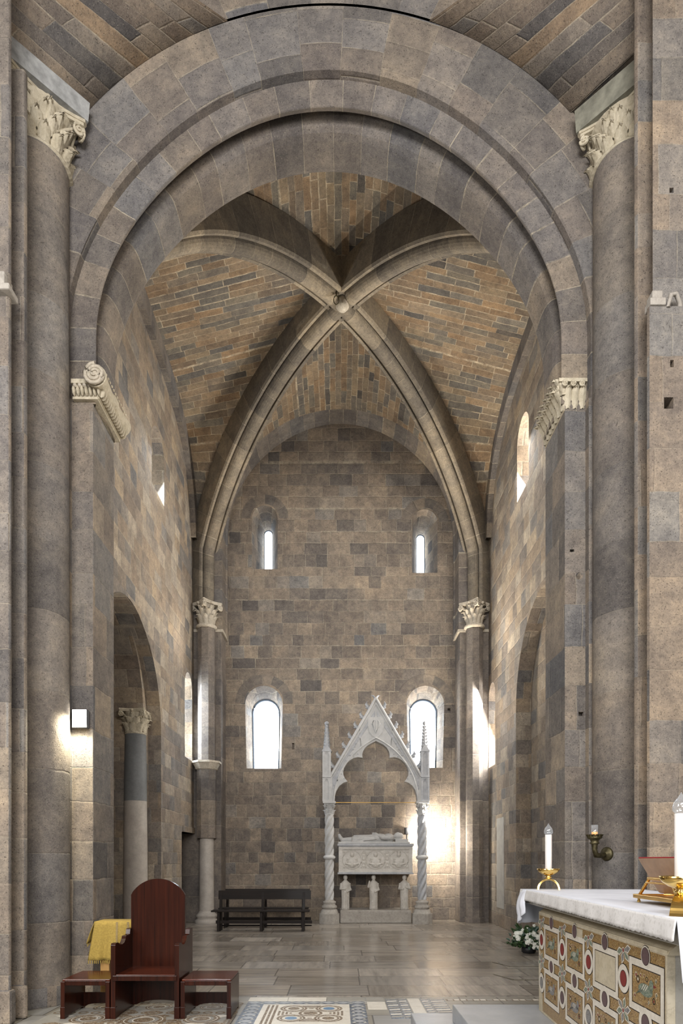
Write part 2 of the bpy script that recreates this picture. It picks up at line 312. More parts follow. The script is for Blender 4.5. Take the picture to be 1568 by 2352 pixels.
# ------------------------------------------------------------------ mesh builder
class MB:
    def __init__(s, T=None): s.v = []; s.f = []; s.uv = []; s.mi = []; s.sm = []; s.T = T or Matrix()
    def add(s, vs, fs, uvs=None, mat=0, smooth=False):
        b = len(s.v); s.v += [s.T @ Vector(p) for p in vs]
        for k, f in enumerate(fs):
            s.f.append([b+i for i in f]); s.uv.append(None if uvs is None else [uvs[i] for i in f] if len(uvs) == len(vs) else uvs[k]); s.mi.append(mat); s.sm.append(smooth)
        return s
    def box(s, x0, x1, y0, y1, z0, z1, mat=0):
        x0, x1 = sorted((x0, x1)); y0, y1 = sorted((y0, y1)); z0, z1 = sorted((z0, z1))
        v = [(x, y, z) for z in (z0, z1) for y in (y0, y1) for x in (x0, x1)]
        return s.add(v, [(0, 2, 3, 1), (4, 5, 7, 6), (0, 1, 5, 4), (2, 6, 7, 3), (0, 4, 6, 2), (1, 3, 7, 5)], mat=mat)
    def prism(s, poly, axis, a0, a1, mat=0, smooth=False):
        n = len(poly)
        def P(p, a): return {'x': (a, p[0], p[1]), 'y': (p[0], a, p[1]), 'z': (p[0], p[1], a)}[axis]
        v = [P(p, a0) for p in poly]+[P(p, a1) for p in poly]
        s.add(v, [list(range(n))[::-1], [n+i for i in range(n)]], mat=mat)
        return s.add(v, [(i, (i+1) % n, n+(i+1) % n, n+i) for i in range(n)], mat=mat, smooth=smooth)
    def grid(s, rows, uvs=None, mat=0, smooth=True, closed=False):
        n = len(rows[0]); v = [p for r in rows for p in r]; f = []
        for i in range(len(rows)-1):
            for j in range(n if closed else n-1):
                k = (j+1) % n; f.append((i*n+j, i*n+k, (i+1)*n+k, (i+1)*n+j))
        if uvs:
            uf = []
            for i in range(len(rows)-1):
                for j in range(n if closed else n-1):
                    uf.append([uvs[i][j], uvs[i][j+1], uvs[i+1][j+1], uvs[i+1][j]])
            return s.add(v, f, uf, mat, smooth)
        return s.add(v, f, None, mat, smooth)
    def lathe(s, prof, c=(0, 0), seg=32, mat=0, smooth=True, a0=0, a1=2*PI, caps=True, ro=0):
        cl = abs(a1-a0-2*PI) < 1e-6; n = seg if cl else seg+1; rows = []; uvs = []
        for r, z in prof:
            rows.append([(c[0]+r*math.cos(a0+(a1-a0)*i/seg+ro), c[1]+r*math.sin(a0+(a1-a0)*i/seg+ro), z) for i in range(n)])
            uvs.append([(max(p[0] for p in prof)*(a1-a0)*i/seg, z) for i in range(n+1)])
        s.grid(rows, uvs, mat, smooth, closed=cl)
        if caps and cl:
            for r, flip in ((rows[0], True), (rows[-1], False)):
                if prof[0 if flip else -1][0] > 1e-5: s.add(r, [list(range(n))[::-1] if flip else list(range(n))], mat=mat)
        return s
    def ball(s, c, r, seg=12, mat=0, M=None):
        if not hasattr(r, '__len__'): r = (r, r, r)
        rows = []
        for i in range(seg//2+1):
            a = PI*i/(seg//2)-PI/2
            row = []
            for j in range(seg):
                p = Vector((math.cos(a)*math.cos(2*PI*j/seg)*r[0], math.cos(a)*math.sin(2*PI*j/seg)*r[1], math.sin(a)*r[2]))
                if M is not None: p = M @ p
                row.append(tuple(p+Vector(c)))
            rows.append(row)
        return s.grid(rows, None, mat, True, closed=True)
    def tube(s, path, r, seg=8, mat=0, caps=True, up=(0, 0, 1)):
        path = [Vector(p) for p in path]; rows = []
        for i, p in enumerate(path):
            t = (path[min(i+1, len(path)-1)]-path[max(i-1, 0)]).normalized()
            a = Vector(up) if abs(t.dot(Vector(up))) < .95 else Vector((1, 0, 0))
            x = t.cross(a).normalized(); y = x.cross(t).normalized(); rr = r[i] if hasattr(r, '__len__') else r
            rows.append([tuple(p+x*rr*math.cos(2*PI*j/seg)+y*rr*math.sin(2*PI*j/seg)) for j in range(seg)])
        s.grid(rows, None, mat, True, closed=True)
        if caps: s.add(rows[0], [list(range(seg))], mat=mat); s.add(rows[-1], [list(range(seg))[::-1]], mat=mat)
        return s
    def mesh(s, name):
        me = bpy.data.meshes.new(name); me.from_pydata([tuple(p) for p in s.v], [], s.f)
        uvl = me.uv_layers.new(name='UVMap')
        me.polygons.foreach_set('material_index', s.mi); me.polygons.foreach_set('use_smooth', s.sm)
        me.update()
        for p in me.polygons:
            u = s.uv[p.index]
            if u is None:
                n = p.normal
                if abs(n.z) > .8: q = [(me.vertices[i].co.x, me.vertices[i].co.y) for i in p.vertices]
                else:
                    t = Vector((-n.y, n.x)).normalized(); q = [(me.vertices[i].co.x*t.x+me.vertices[i].co.y*t.y, me.vertices[i].co.z) for i in p.vertices]
            else: q = u
            for li, c in zip(p.loop_indices, q): uvl.data[li].uv = c
        return me
    def build(s, name, mats, parent=None, kind=None, label=None, cat=None, group=None, bevel=0, remesh=0, fixn=False, weld=False, smoothit=0, solid=0, sub=0):
        me = s.mesh(name)
        if fixn or weld:
            b = bmesh.new(); b.from_mesh(me)
            if weld: bmesh.ops.remove_doubles(b, verts=b.verts, dist=1e-5)
            bmesh.ops.recalc_face_normals(b, faces=b.faces); b.to_mesh(me); b.free()
        for m in (mats if isinstance(mats, (list, tuple)) else [mats]): me.materials.append(m)
        o = bpy.data.objects.new(name, me); C.objects.link(o)
        if parent: o.parent = parent
        if solid: m = o.modifiers.new('so', 'SOLIDIFY'); m.thickness = solid; m.offset = 0
        if remesh: m = o.modifiers.new('re', 'REMESH'); m.mode = 'VOXEL'; m.voxel_size = remesh; m.use_smooth_shade = True
        if smoothit: m = o.modifiers.new('sm', 'SMOOTH'); m.iterations = smoothit; m.factor = .5
        if sub: m = o.modifiers.new('sb', 'SUBSURF'); m.levels = m.render_levels = sub
        if bevel: m = o.modifiers.new('bv', 'BEVEL'); m.width = bevel; m.segments = 2; m.limit_method = 'ANGLE'; m.angle_limit = .6
        tag(o, label, cat, group, kind); return o
def tag(o, label=None, cat=None, group=None, kind=None):
    for k, v in (('label', label), ('category', cat), ('group', group), ('kind', kind)):
        if v: o[k] = v
    return o
def thing(name, label, cat, loc=(0, 0, 0), group=None, kind=None):
    o = bpy.data.objects.new(name, None); C.objects.link(o); o.location = loc; o.empty_display_size = .1
    return tag(o, label, cat, group, kind)
def adopt(root):      # children were modelled in world space: keep them there under their root
    for c in root.children: c.matrix_parent_inverse = Matrix.Translation(-Vector(root.location))
def cut(mb, cutters, name, mats, **kw):   # boolean difference, then fresh metre-scaled UVs
    base = mb.build(name+'_raw', mats, fixn=True); cs = []
    for c in cutters:
        co = c.build('cutter', mats, fixn=True); cs.append(co)
        m = base.modifiers.new('b', 'BOOLEAN'); m.operation = 'DIFFERENCE'; m.solver = 'EXACT'; m.object = co
    dg = bpy.context.evaluated_depsgraph_get(); dg.update()
    me = bpy.data.meshes.new_from_object(base.evaluated_get(dg))
    for o in cs+[base]: bpy.data.objects.remove(o)
    uvl = me.uv_layers['UVMap']
    for p in me.polygons:
        n = p.normal
        for li, vi in zip(p.loop_indices, p.vertices):
            c = me.vertices[vi].co
            if abs(n.z) > .8: uvl.data[li].uv = (c.x, c.y)
            else:
                t = Vector((-n.y, n.x)).normalized(); uvl.data[li].uv = (c.x*t.x+c.y*t.y, c.z)
    o = bpy.data.objects.new(name, me); C.objects.link(o); tag(o, kw.get('label'), kw.get('cat'), kw.get('group'), kw.get('kind', 'structure'))
    return o
def archpoly(c, hw, z0, zs, n=20, r=None):     # door/window outline: straight sides, semicircular head
    r = r or hw
    return [(c-hw, z0), (c+hw, z0)]+[(c+r*math.cos(PI*i/n), zs+r*math.sin(PI*i/n)) for i in range(n+1)]
def loft(polys):                              # closed solid through matching outlines
    m = MB(); n = len(polys[0]); v = [p for q in polys for p in q]; f = [list(range(n))[::-1], [(len(polys)-1)*n+i for i in range(n)]]
    for k in range(len(polys)-1): f += [(k*n+i, k*n+(i+1) % n, (k+1)*n+(i+1) % n, (k+1)*n+i) for i in range(n)]
    return m.add(v, f)

# ------------------------------------------------------------------ dimensions of the place
YA, YB, YC, YBK = 7.28, 7.38, 8.07, 16.86
YF = 16.20                       # face of the corner pillars and back wall rib
CX, R0, ZC = -.12, 2.734, 7.65   # great arch
XL, XR = -3.72, 3.84
BX, BY = .05, 12.465             # middle of the vault
RX, RY = 3.30, 3.55
HD = math.hypot(RX, RY)
RR, ZR = 5.39, 7.05
def rib_z(t, up=0): return ZR+math.sqrt(max(0, (RR+up)**2-(HD*t)**2))

# ------------------------------------------------------------------ floor
m = MB(); m.add([(-9, 7.36, 0), (9, 7.36, 0), (9, 19, 0), (-9, 19, 0)], [(0, 1, 2, 3)])
m.build('floor', M_FLOOR, kind='structure')
m = MB(); m.add([(-9, -14, 0), (9, -14, 0), (9, 7.36, 0), (-9, 7.36, 0)], [(0, 1, 2, 3)])
m.build('floor_nave', M_FLOORN, kind='structure')

# nave around and behind the camera, so that the daylight stays inside the church
m = MB(); m.box(-7.5, -7, -14, 6.4, -.2, 13.5); m.box(6.6, 7.1, -14, 6.4, -.2, 13.5); m.box(-7.5, 7.1, -14.4, -14, -.2, 13.5)
m.build('wall_nave_sides', M_SIDE, kind='structure')
MB().box(-7.5, 7.1, -14, 7.5, 13.5, 13.8).build('ceiling_far', M_WEBN, kind='structure')
# ------------------------------------------------------------------ back wall with its four windows
def splay(cx, hw0, z00, zs0, hw1, z10, zs1, y0, y1, y2):
    k = 1.08 if hw1 > .2 else 1.0
    a = [(x, y0-.05, z) for x, z in archpoly(cx, hw0, z00, zs0, r=hw0*k)]; b = [(x, y1, z) for x, z in archpoly(cx, hw1, z10, zs1, r=hw1*k)]
    c = [(x, y2, z) for x, z in archpoly(cx, hw1, z10, zs1, r=hw1*k)]
    return loft([a, b, c])
wins = [(-2.00, .475, 4.04, 5.76, .355, 4.04, 5.62, 17.35, 'lower'), (2.31, .475, 4.06, 5.76, .355, 4.06, 5.62, 17.35, 'lower'),
        (-1.98, .355, 9.37, 10.72, .125, 9.32, 10.74, 17.75, 'upper'), (2.29, .355, 9.27, 10.62, .125, 9.22, 10.62, 17.75, 'upper')]
m = MB(); m.box(-4.4, 4.6, YBK, 18.1, -.2, 14.5)
cut(m, [splay(w[0], w[1], w[2], w[3], w[4], w[5], w[6], YBK, w[7], 18.3) for w in wins]+[MB().box(2.90, 2.98, 16.8, 17.0, 5.57, 5.65), MB().box(-1.25, -1.19, 16.8, 16.95, 4.55, 4.72)], 'wall_back', M_BACK)
for i, w in enumerate(wins):
    cx, hw, z0, zs, yy = w[0], w[4], w[5], w[6], w[7]+.04
    r = thing('window_%d' % (i+1), None, None, (cx, yy, z0), kind='structure')
    n = MB(); p = archpoly(cx, hw, z0, zs, r=hw*(1.08 if hw > .2 else 1)); n.prism(p, 'y', yy, yy+.02); n.build('pane', M_PANE if w[8] == 'lower' else M_PANEU, r)
    f = MB(); q = [(x, yy-.02, z) for x, z in p]; f.tube(q+[q[0]], .045 if w[8] == 'lower' else .022, 6)
    f.build('window_frame', M_STEEL, r); adopt(r)
# relieving arch rings above the back windows (flush voussoirs)
for cx, hw, zs in ((-2.0, .49, 5.78), (2.31, .49, 5.78), (-1.98, .355, 10.72), (2.29, .355, 10.62)):
    m = MB(); rows = []; uvs = []
    for i in range(21):
        a = PI*i/20; rows.append([(cx+r*math.cos(a), YBK-dy, zs+r*math.sin(a)) for r, dy in ((hw*1.08, 0), (hw*1.08, .004), (hw+.28, .004), (hw+.28, 0))])
        uvs.append([(k, a*(hw+.15)*1.3) for k in (0, .01, .27, .28, .3)])
    m.grid(rows, uvs, smooth=False); m.build('trim_1', M_RING, kind='structure')

# ------------------------------------------------------------------ left wall: arcade arch, doorway, low window, high niche
def xcut(poly, x0, x1): return MB().prism(poly, 'x', min(x0, x1), max(x0, x1))
AL, AR = (11.27, 4.25), (11.75, 4.85)
m = MB(); m.box(XL, -5.2, 8.2, 16.9, -.2, 14.5)
cl = [xcut(archpoly(AL[0], 1.95, -.5, AL[1]), XL+.1, XL-.27), xcut(archpoly(AL[0]-.02, 1.62, -.5, 4.62), XL+.1, -6),
      xcut([(14.95, -.5), (16.3, -.5), (16.3, 2.27), (14.95, 2.27)], XL+.1, -6),
      xcut(archpoly(13.0, .45, 9.12, 10.0), XL+.1, XL-.7), xcut(archpoly(15.63, .38, 4.1, 5.85), XL+.1, XL-.75)]
cut(m, cl, 'wall_left', M_SIDE)
m = MB(); m.box(XR, 5.4, 8.2, 16.9, -.2, 14.5)
cr = [xcut(archpoly(AR[0], 1.95, -.5, AR[1]), XR-.1, XR+.32), xcut(archpoly(13.19, .42, 9.3, 10.45), XR-.1, XR+.8), xcut(archpoly(15.85, .33, 3.95, 5.72), XR-.1, XR+.8)]
cut(m, cr, 'wall_right', M_SIDE)
# panes closing the side windows
for k, (x, c, hw, z0, zs) in enumerate(((XL-.72, 15.63, .40, 4.1, 5.85), (XR+.77, 15.85, .35, 3.95, 5.72), (XR+.77, 13.19, .44, 9.3, 10.45), (XL-.67, 12.70, .13, 9.25, 9.9))):
    MB().prism(archpoly(c, hw, z0, zs), 'x', x, x+.02).build('window_%d' % (5+k), M_PANEW if k in (1, 2) else M_PANE, kind='structure')
MB().box(XL-.72, XL-1.0, 12.4, 13.6, 9.0, 10.6).build('wall_niche', M_SIDE, kind='structure')
# aisle behind the left arch and passage behind the door
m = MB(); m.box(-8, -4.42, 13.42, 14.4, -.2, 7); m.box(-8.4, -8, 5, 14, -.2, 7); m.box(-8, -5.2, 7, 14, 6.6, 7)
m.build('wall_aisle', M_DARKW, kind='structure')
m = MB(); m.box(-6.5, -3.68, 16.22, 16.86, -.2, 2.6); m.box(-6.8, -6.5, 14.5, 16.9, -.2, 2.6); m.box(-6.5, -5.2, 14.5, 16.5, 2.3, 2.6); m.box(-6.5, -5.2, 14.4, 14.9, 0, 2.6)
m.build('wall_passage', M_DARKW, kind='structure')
# corbel and lintel over the doorway
MB().box(XL+.03, XL-.6, 15.02, 16.24, 2.27, 2.42).build('lintel', M_SIDE, kind='structure', bevel=.01)
# pale plaster strip on the right wall
MB().box(XR-.012, XR+.05, 14.68, 15.33, .45, 2.6).build('trim_2', M_PLAST, kind='structure', bevel=.004)

# ------------------------------------------------------------------ corner pillars and the rib along the back wall
def pillar(name, x0, x1, mat=M_SHAFT): MB().box(x0, x1, YF, YBK+.02, 0, 14).build(name, mat, kind='structure', bevel=.012)
pillar('pillar_left', XL-.3, -3.02); pillar('pillar_right', 3.10, XR+.3)
m = MB(); rows = []; uvs = []
cxf = .04; rf = 3.03
pts = [(-rf, z) for z in (7.46, 8.7)]+[(-rf*math.cos(PI*i/40), 10.15+rf*math.sin(PI*i/40)*(1+.03*math.sin(PI*i/40)**6)) for i in range(41)]+[(rf, z) for z in (8.7, 7.46)]
L = 0
for i, (x, z) in enumerate(pts):
    if i: L += math.hypot(x-pts[i-1][0], z-pts[i-1][1])
    k = Vector((x, z-10.15 if z > 10.15 else 0)).normalized() if z > 10.15 else Vector((1 if x > 0 else -1, 0))
    pr = [(-.03, YBK-.005), (-.03, YBK-.12), (0, YBK-.16), (0, YF-.01), (.35, YF-.01)]
    rows.append([(cxf+x+k.x*d, y, z+k.y*d) for d, y in pr]); uvs.append([(d2, L) for d2 in (0, .1, .15, .6, .95, 1.2)])
m.grid(rows, uvs, smooth=False); m.build('trim_3', M_ARCHI, kind='structure')

# ------------------------------------------------------------------ ceiling: four curved cells
def zf_end(x): return 10.15+math.sqrt(max(0, rf**2-(x-cxf)**2))
def zf_side(y):
    dy = min(1, abs(y-BY)/3.72); return 9.3+2.85*(1-dy**3)**.4
m = MB()
N = 36; K = 16
def cell_end(sign, yf):
    rows = []; uvs = []
    for i in range(N+1):
        t = -1.16+2.32*i/N; x = BX+RX*t; yd = BY+sign*RY*abs(t); zd = rib_z(abs(t), .62)
        L = RX*t*1.25
        row = []; ur = []
        for k in range(K+1):
            q = k/K; y = yd+(yf-yd)*q; z = zd+(max(zf_end(x), zd*.0)-zd)*q
            row.append((x, y, z)); ur.append((y, L))
        rows.append(row); uvs.append(ur+[ur[-1]])
    m.grid(rows, uvs, smooth=True)
def cell_side(sign, xf):
    rows = []; uvs = []
    for i in range(N+1):
        t = -1.05+2.10*i/N; y = BY+RY*t; xd = BX+sign*RX*abs(t); zd = rib_z(abs(t), .62); zf = zf_side(y)
        row = []; ur = []
        for k in range(K+1):
            q = k/K; x = xd+(xf-xd)*q; row.append((x, y, zd+(zf-zd)*q)); ur.append((x, RY*t*1.25+50))
        rows.append(row); uvs.append(ur+[ur[-1]])
    m.grid(rows, uvs, smooth=True)
cell_end(1, YF+.02); cell_end(-1, YC-.05); cell_side(-1, XL-.05); cell_side(1, XR+.05)
m.build('ceiling', M_WEB, kind='structure')
MB().box(-5.4, 5.6, 7.3, 18.3, 14.3, 14.7).build('roof_light_block', M_DARKW, kind='structure')  # unseen slab over the vault, added to keep sky light out
# thin wall ribs along the side walls
for nm, x0, x1 in (('trim_4', XL-.02, XL+.13), ('trim_5', XR+.02, XR-.13)):
    m = MB(); rows = []; uvs = []; L = 0; prev = None
    for i in range(61):
        y = BY-3.71+7.42*i/60; z = zf_side(y)
        if prev: L += math.hypot(y-prev[0], z-prev[1])
        prev = (y, z)
        g = Vector((-(zf_side(y+.01)-zf_side(y-.01)), .02)).normalized()
        rows.append([(x0, y-g.x*.30, z-g.y*.30), (x1, y-g.x*.30, z-g.y*.30), (x1, y+g.x*.1, z+g.y*.1)]); uvs.append([(0, L), (.2, L), (.5, L), (.6, L)])
    m.grid(rows, uvs, smooth=False); m.build(nm, M_ARCHI, kind='structure')

# ------------------------------------------------------------------ four vault ribs and the boss
prof = [(-.27, .70), (-.27, .11), (-.24, .075), (-.185, .08), (-.175, .19), (-.145, .19)]
prof += [(-.145*math.cos(PI*i/10), .11-.13*math.sin(PI*i/10)) for i in range(11)]
prof += [(-x, z) for x, z in prof[:6][::-1]]
for sx, sy, lab in ((-1, 1, 'long diagonal stone rib rising from the corner capital above the wooden benches'), (1, 1, 'long diagonal stone rib rising from the corner capital beside the gabled tomb'),
                    (-1, -1, 'curved stone rib passing behind the great arch above the scroll capital'), (1, -1, 'curved stone rib passing behind the great arch above the leaf-carved impost')):
    m = MB(); dr = Vector((sx*RX, sy*RY, 0)).normalized(); lat = Vector((0, 0, 1)).cross(dr); rows = []; uvs = []; L = 0
    fs = [1.0-.0*i for i in range(1)]
    seq = [(1.0, 8.05, None)]+[(math.sin(a), None, a) for a in [math.asin(1.0)*0+math.asin(min(1, HD/RR))*(1-i/44)/1.0 for i in range(45)]]
    prev = None
    for t, zz, a in seq:
        if a is None: h = HD; z = zz; nrm = dr.copy()
        else:
            h = RR*math.sin(a); z = ZR+RR*math.cos(a); nrm = dr*math.sin(a)+Vector((0, 0, 1))*math.cos(a)
        c = Vector((BX, BY, 0))+dr*h+Vector((0, 0, z))
        if prev is not None: L += (c-prev).length
        prev = c
        rows.append([tuple(c+lat*w+nrm*n_) for w, n_ in prof]); uvs.append([(j*.08, L) for j in range(len(prof)+1)])
    m.grid(rows, uvs, smooth=False)
    m.build('vault_rib', M_RIB, label=lab, cat='rib', group='diagonal ribs of the vault')
b = thing('vault_boss', 'small pale carved boss with an iron ring where the four ribs cross', 'boss', (BX, BY-.12, 12.40))
MB().lathe([(.001, 12.36), (.09, 12.37), (.13, 12.42), (.14, 12.5), (.1, 12.6)], (BX+.02, BY-.12), 20).build('boss_knob', M_AGED, b)
m = MB(); m.tube([(BX-.10+.05*math.cos(a), BY-.33, 12.36+.085*math.sin(a)) for a in [2*PI*i/20 for i in range(21)]], .009, 6); m.tube([(BX-.10, BY-.30, 12.6), (BX-.10, BY-.33, 12.44)], .012)
m.build('iron_ring', M_IRON, b); adopt(b)

# ------------------------------------------------------------------ the great arch
def arch_sweep(m, prof, zlow, cx=CX, zc=ZC, nseg=72, scale=1.0, off=0, smooth=False, a0=0, a1=PI, mat=0):
    path = []
    if zlow is not None: path += [(PI, zc-(zc-zlow)*(1-i/4), 1) for i in range(4)]
    path += [(a1-(a1-a0)*i/nseg, None, 0) for i in range(nseg+1)]
    if zlow is not None: path += [(0, zc-(zc-zlow)*i/4, 1) for i in range(1, 5)]
    L = off; rows = []; uvs = []; prev = None
    w = [0]
    for i in range(1, len(prof)): w.append(w[-1]+math.hypot(prof[i][0]-prof[i-1][0], prof[i][1]-prof[i-1][1]))
    for a, z, st in path:
        row = []; fc = 1-(0 if st else .03*math.sin(2*a)**2)
        for y, r in prof:
            row.append((cx+r*fc*math.cos(a), y, (z if st else zc+r*fc*math.sin(a))) if r < 3.5 else (cx+r*math.cos(a), y, (z if st else zc+r*math.sin(a))))
        c = Vector(row[0])
        cur = (cx+R0*math.cos(a), z if st else zc+R0*math.sin(a))
        if prev: L += math.hypot(cur[0]-prev[0], cur[1]-prev[1])*scale
        prev = cur; rows.append(row); uvs.append([(x, L) for x in w]+[(w[-1], L)])
    m.grid(rows, uvs, smooth=smooth, mat=mat)
g = thing('round_arch', 'huge round stone arch of stepped orders framing the vaulted chapel', 'arch', (CX, YB, ZC))
m = MB(); arch_sweep(m, [(YA, 3.78), (YA, 3.045), (YA+.015, 3.03), (YB+.02, 3.02)], 6.93, zc=ZC+.05); m.build('outer_order', M_ARCH, g)
m = MB(); arch_sweep(m, [(YB, 3.08), (YB, 2.725), (YB+.01, 2.72), (YB+.095, 2.775), (YB+.12, 2.88), (YB+.20, 2.91)], 6.93, off=.2, zc=ZC+.04); m.build('middle_order', M_ARCHI, g)
pr = [(YB+.18, 2.92), (YB+.19, 2.82), (YB+.205, 2.775), (YB+.25, 2.74), (YB+.32, 2.722), (YB+.42, 2.715), (YB+.52, 2.72), (YC-.05, 2.725), (YC, 2.745), (YC, 4.6)]
m = MB(); arch_sweep(m, pr, 6.93, off=.35); m.build('inner_order', M_ARCHI, g); adopt(g)
# spandrel wall above the arch, in the chapel, and the wall over the arch towards the nave
m = MB()
rows = []; uvs = []
for i in range(41):
    a = math.radians(66+48*(1-i/40)); rows.append([(CX+3.77*math.cos(a), YA, ZC+.03+3.77*math.sin(a)), (CX+3.73*math.cos(a)*1.9, YA, ZC+6.0*math.sin(a))]); uvs.append([(0, a*3.2), (.9, a*3.2), (.9, a*3.2)])
m.grid(rows, uvs, smooth=False); m.build('wall_front', M_ARCH, kind='structure')
# ------------------------------------------------------------------ nave piers
m = MB(); m.prism([(-2.872, YB), (-2.872, YC), (-5.2, YC), (-5.2, YA), (-3.12, YA), (-3.12, YB)], 'z', 0, 6.93)
m.box(-5.2, -3.36, YA+.004, YC, 6.93, 10.15); m.build('pillar_arch', M_PIER, kind='structure', bevel=.012)
m = MB(); m.prism([(2.640, YB), (2.88, YB), (2.88, YA), (5.2, YA), (5.2, YC), (2.640, YC)], 'z', 0, 6.93)
MB().box(3.12, 5.2, YA+.004, YC, 6.935, 10.05).build('pillar_arch.002', M_PIER, kind='structure')
hole = MB().lathe([(.045, 0), (.03, .25)], (0, 0), 12); hole.v = [Vector((2.81+p.x, YB-.01+p.z, 4.92+p.y)) for p in hole.v]
cut(m, [hole, MB().box(2.70, 2.75, YB-.02, YB+.1, 5.20, 5.23), MB().box(2.80, 2.86, YB-.02, YB+.08, 3.28, 3.33)], 'pillar_arch.001', M_PIER)
m = MB(); m.prism([(-5.2, 6.36), (-3.17, 6.36), (-3.165, 6.42), (-3.19, 6.46), (-3.6, 6.85), (-5.2, 6.85)], 'z', 0, 9.57)
m.build('pillar_nave', M_PIER, kind='structure', bevel=.02)
m = MB(); m.prism([(-5.2, 6.1), (-3.19, 6.1), (-3.18, 6.14), (-3.4, 6.4), (-5.2, 6.4)], 'z', 0, 13); m.build('pillar_nave.001', M_PIER, kind='structure', bevel=.015)
m = MB(); m.prism([(3.01, 6.36), (2.99, 6.40), (3.03, 6.47), (3.4, 6.9), (5.2, 6.9), (5.2, 6.36)], 'z', 0, 12.5)
m.build('pillar_nave.002', M_PIERR, kind='structure', bevel=.012)
m = MB(); m.prism([(3.0, 6.1), (2.99, 6.13), (3.12, 6.37), (6, 6.37), (6, 6.1)], 'z', 0, 6.95); m.prism([(3.07, 6.18), (3.16, 6.37), (6, 6.37), (6, 6.18)], 'z', 6.95, 12.5)
cut(m, [MB().box(3.14, 3.23, 6.0, 6.3, 5.96, 6.07), MB().box(3.20, 3.235, 6.0, 6.2, 6.36, 6.43), MB().box(3.235, 3.275, 6.1, 6.3, 8.13, 8.18)], 'wall_nave', M_PIERR)
# plinths at the foot of the left pier
m = MB(); m.box(-5, -3.14, 6.33, 6.4, 0, .34); m.box(-5, -3.16, 6.07, 6.2, 0, .34); m.prism([(-3.43+.40*math.cos(a*PI/12), 7.1+.40*math.sin(a*PI/12)) for a in range(24)], 'z', 0, .22)
m.build('baseboard_left', M_PIER, kind='structure', bevel=.03)
# nave vault above the pier capitals, courses running out from the arch
for sgn, nm, aa in ((-1, 'ceiling_nave', (138, 108)), (1, 'ceiling_nave.001', (42, 72))):
    m = MB(); rows = []; uvs = []
    for i in range(31):
        q = i/30; a = math.radians(aa[0]+(aa[1]-aa[0])*q); p = Vector((CX+3.76*math.cos(a), YA-.0, ZC+.05+3.76*math.sin(a)))
        d = Vector((sgn*(.67+.20*q), -(.74-.25*q), .02*q)).normalized()
        rows.append([tuple(p+d*(5.5*k/10)) for k in range(11)]); uvs.append([(5.5*k/10, math.radians(abs(aa[1]-aa[0]))*q*3.72) for k in range(11)]+[(5.5, q)])
    m.grid(rows, uvs, smooth=True); m.build(nm, M_WEBN, kind='structure', solid=.02)

# ------------------------------------------------------------------ carving helpers
def leaf(m, p, out, up, h, w, curl=.35, mat=0, ns=6, nt=9):
    p = Vector(p); out = Vector(out).normalized(); up = Vector(up).normalized(); sd = up.cross(out).normalized(); rows = []
    for i in range(nt+1):
        t = i/nt
        z = h*(t if t < .72 else .72+.28*math.sin((t-.72)/.28*PI*.62)*.9-.0)
        if t > .86: z -= h*.16*((t-.86)/.14)
        o = h*curl*(t**2.2)+.012
        ww = w*(.55+.42*math.sin(PI*min(1, t*1.05)))*(1+.20*math.cos(t*26))*(1 if t < .8 else 1-.55*(t-.8)/.2)
        rows.append([tuple(p+up*z+out*(o-.30*w*abs(k/ns*2-1)**1.3+(.09*w if k % 2 else -.05*w))+sd*ww*.5*(k/ns*2-1)) for k in range(ns+1)])
    rows2 = [[tuple(Vector(q)-out*.018) for q in r] for r in rows]
    m.grid(rows, None, mat, True); m.grid([r[::-1] for r in rows2], None, mat, True)
    for e in (0, -1): m.grid([[r[e] for r in rows], [r[e] for r in rows2]], None, mat, False)
    m.grid([rows[-1], rows2[-1]], None, mat, False); return m
def volute(m, c, nrm, r, th=.03, turns=2.2, mat=0, side=(1, 0, 0)):
    c = Vector(c); nrm = Vector(nrm).normalized(); u = Vector((0, 0, 1)); v = nrm.cross(u).normalized(); pts = []; rs = []
    n = int(turns*14)
    for i in range(n+1):
        q = i/n; a = q*turns*2*PI; rr = r*(1-q*.86); pts.append(c+u*math.cos(a)*rr+v*math.sin(a)*rr+nrm*q*th*.8); rs.append(th*(1-.45*q))
    m.tube(pts, rs, 6, mat)
    M = Matrix((v, nrm, u)).transposed(); m.ball(c-nrm*.005, (r*.95, th*.7, r*.95), 14, mat, M); return m
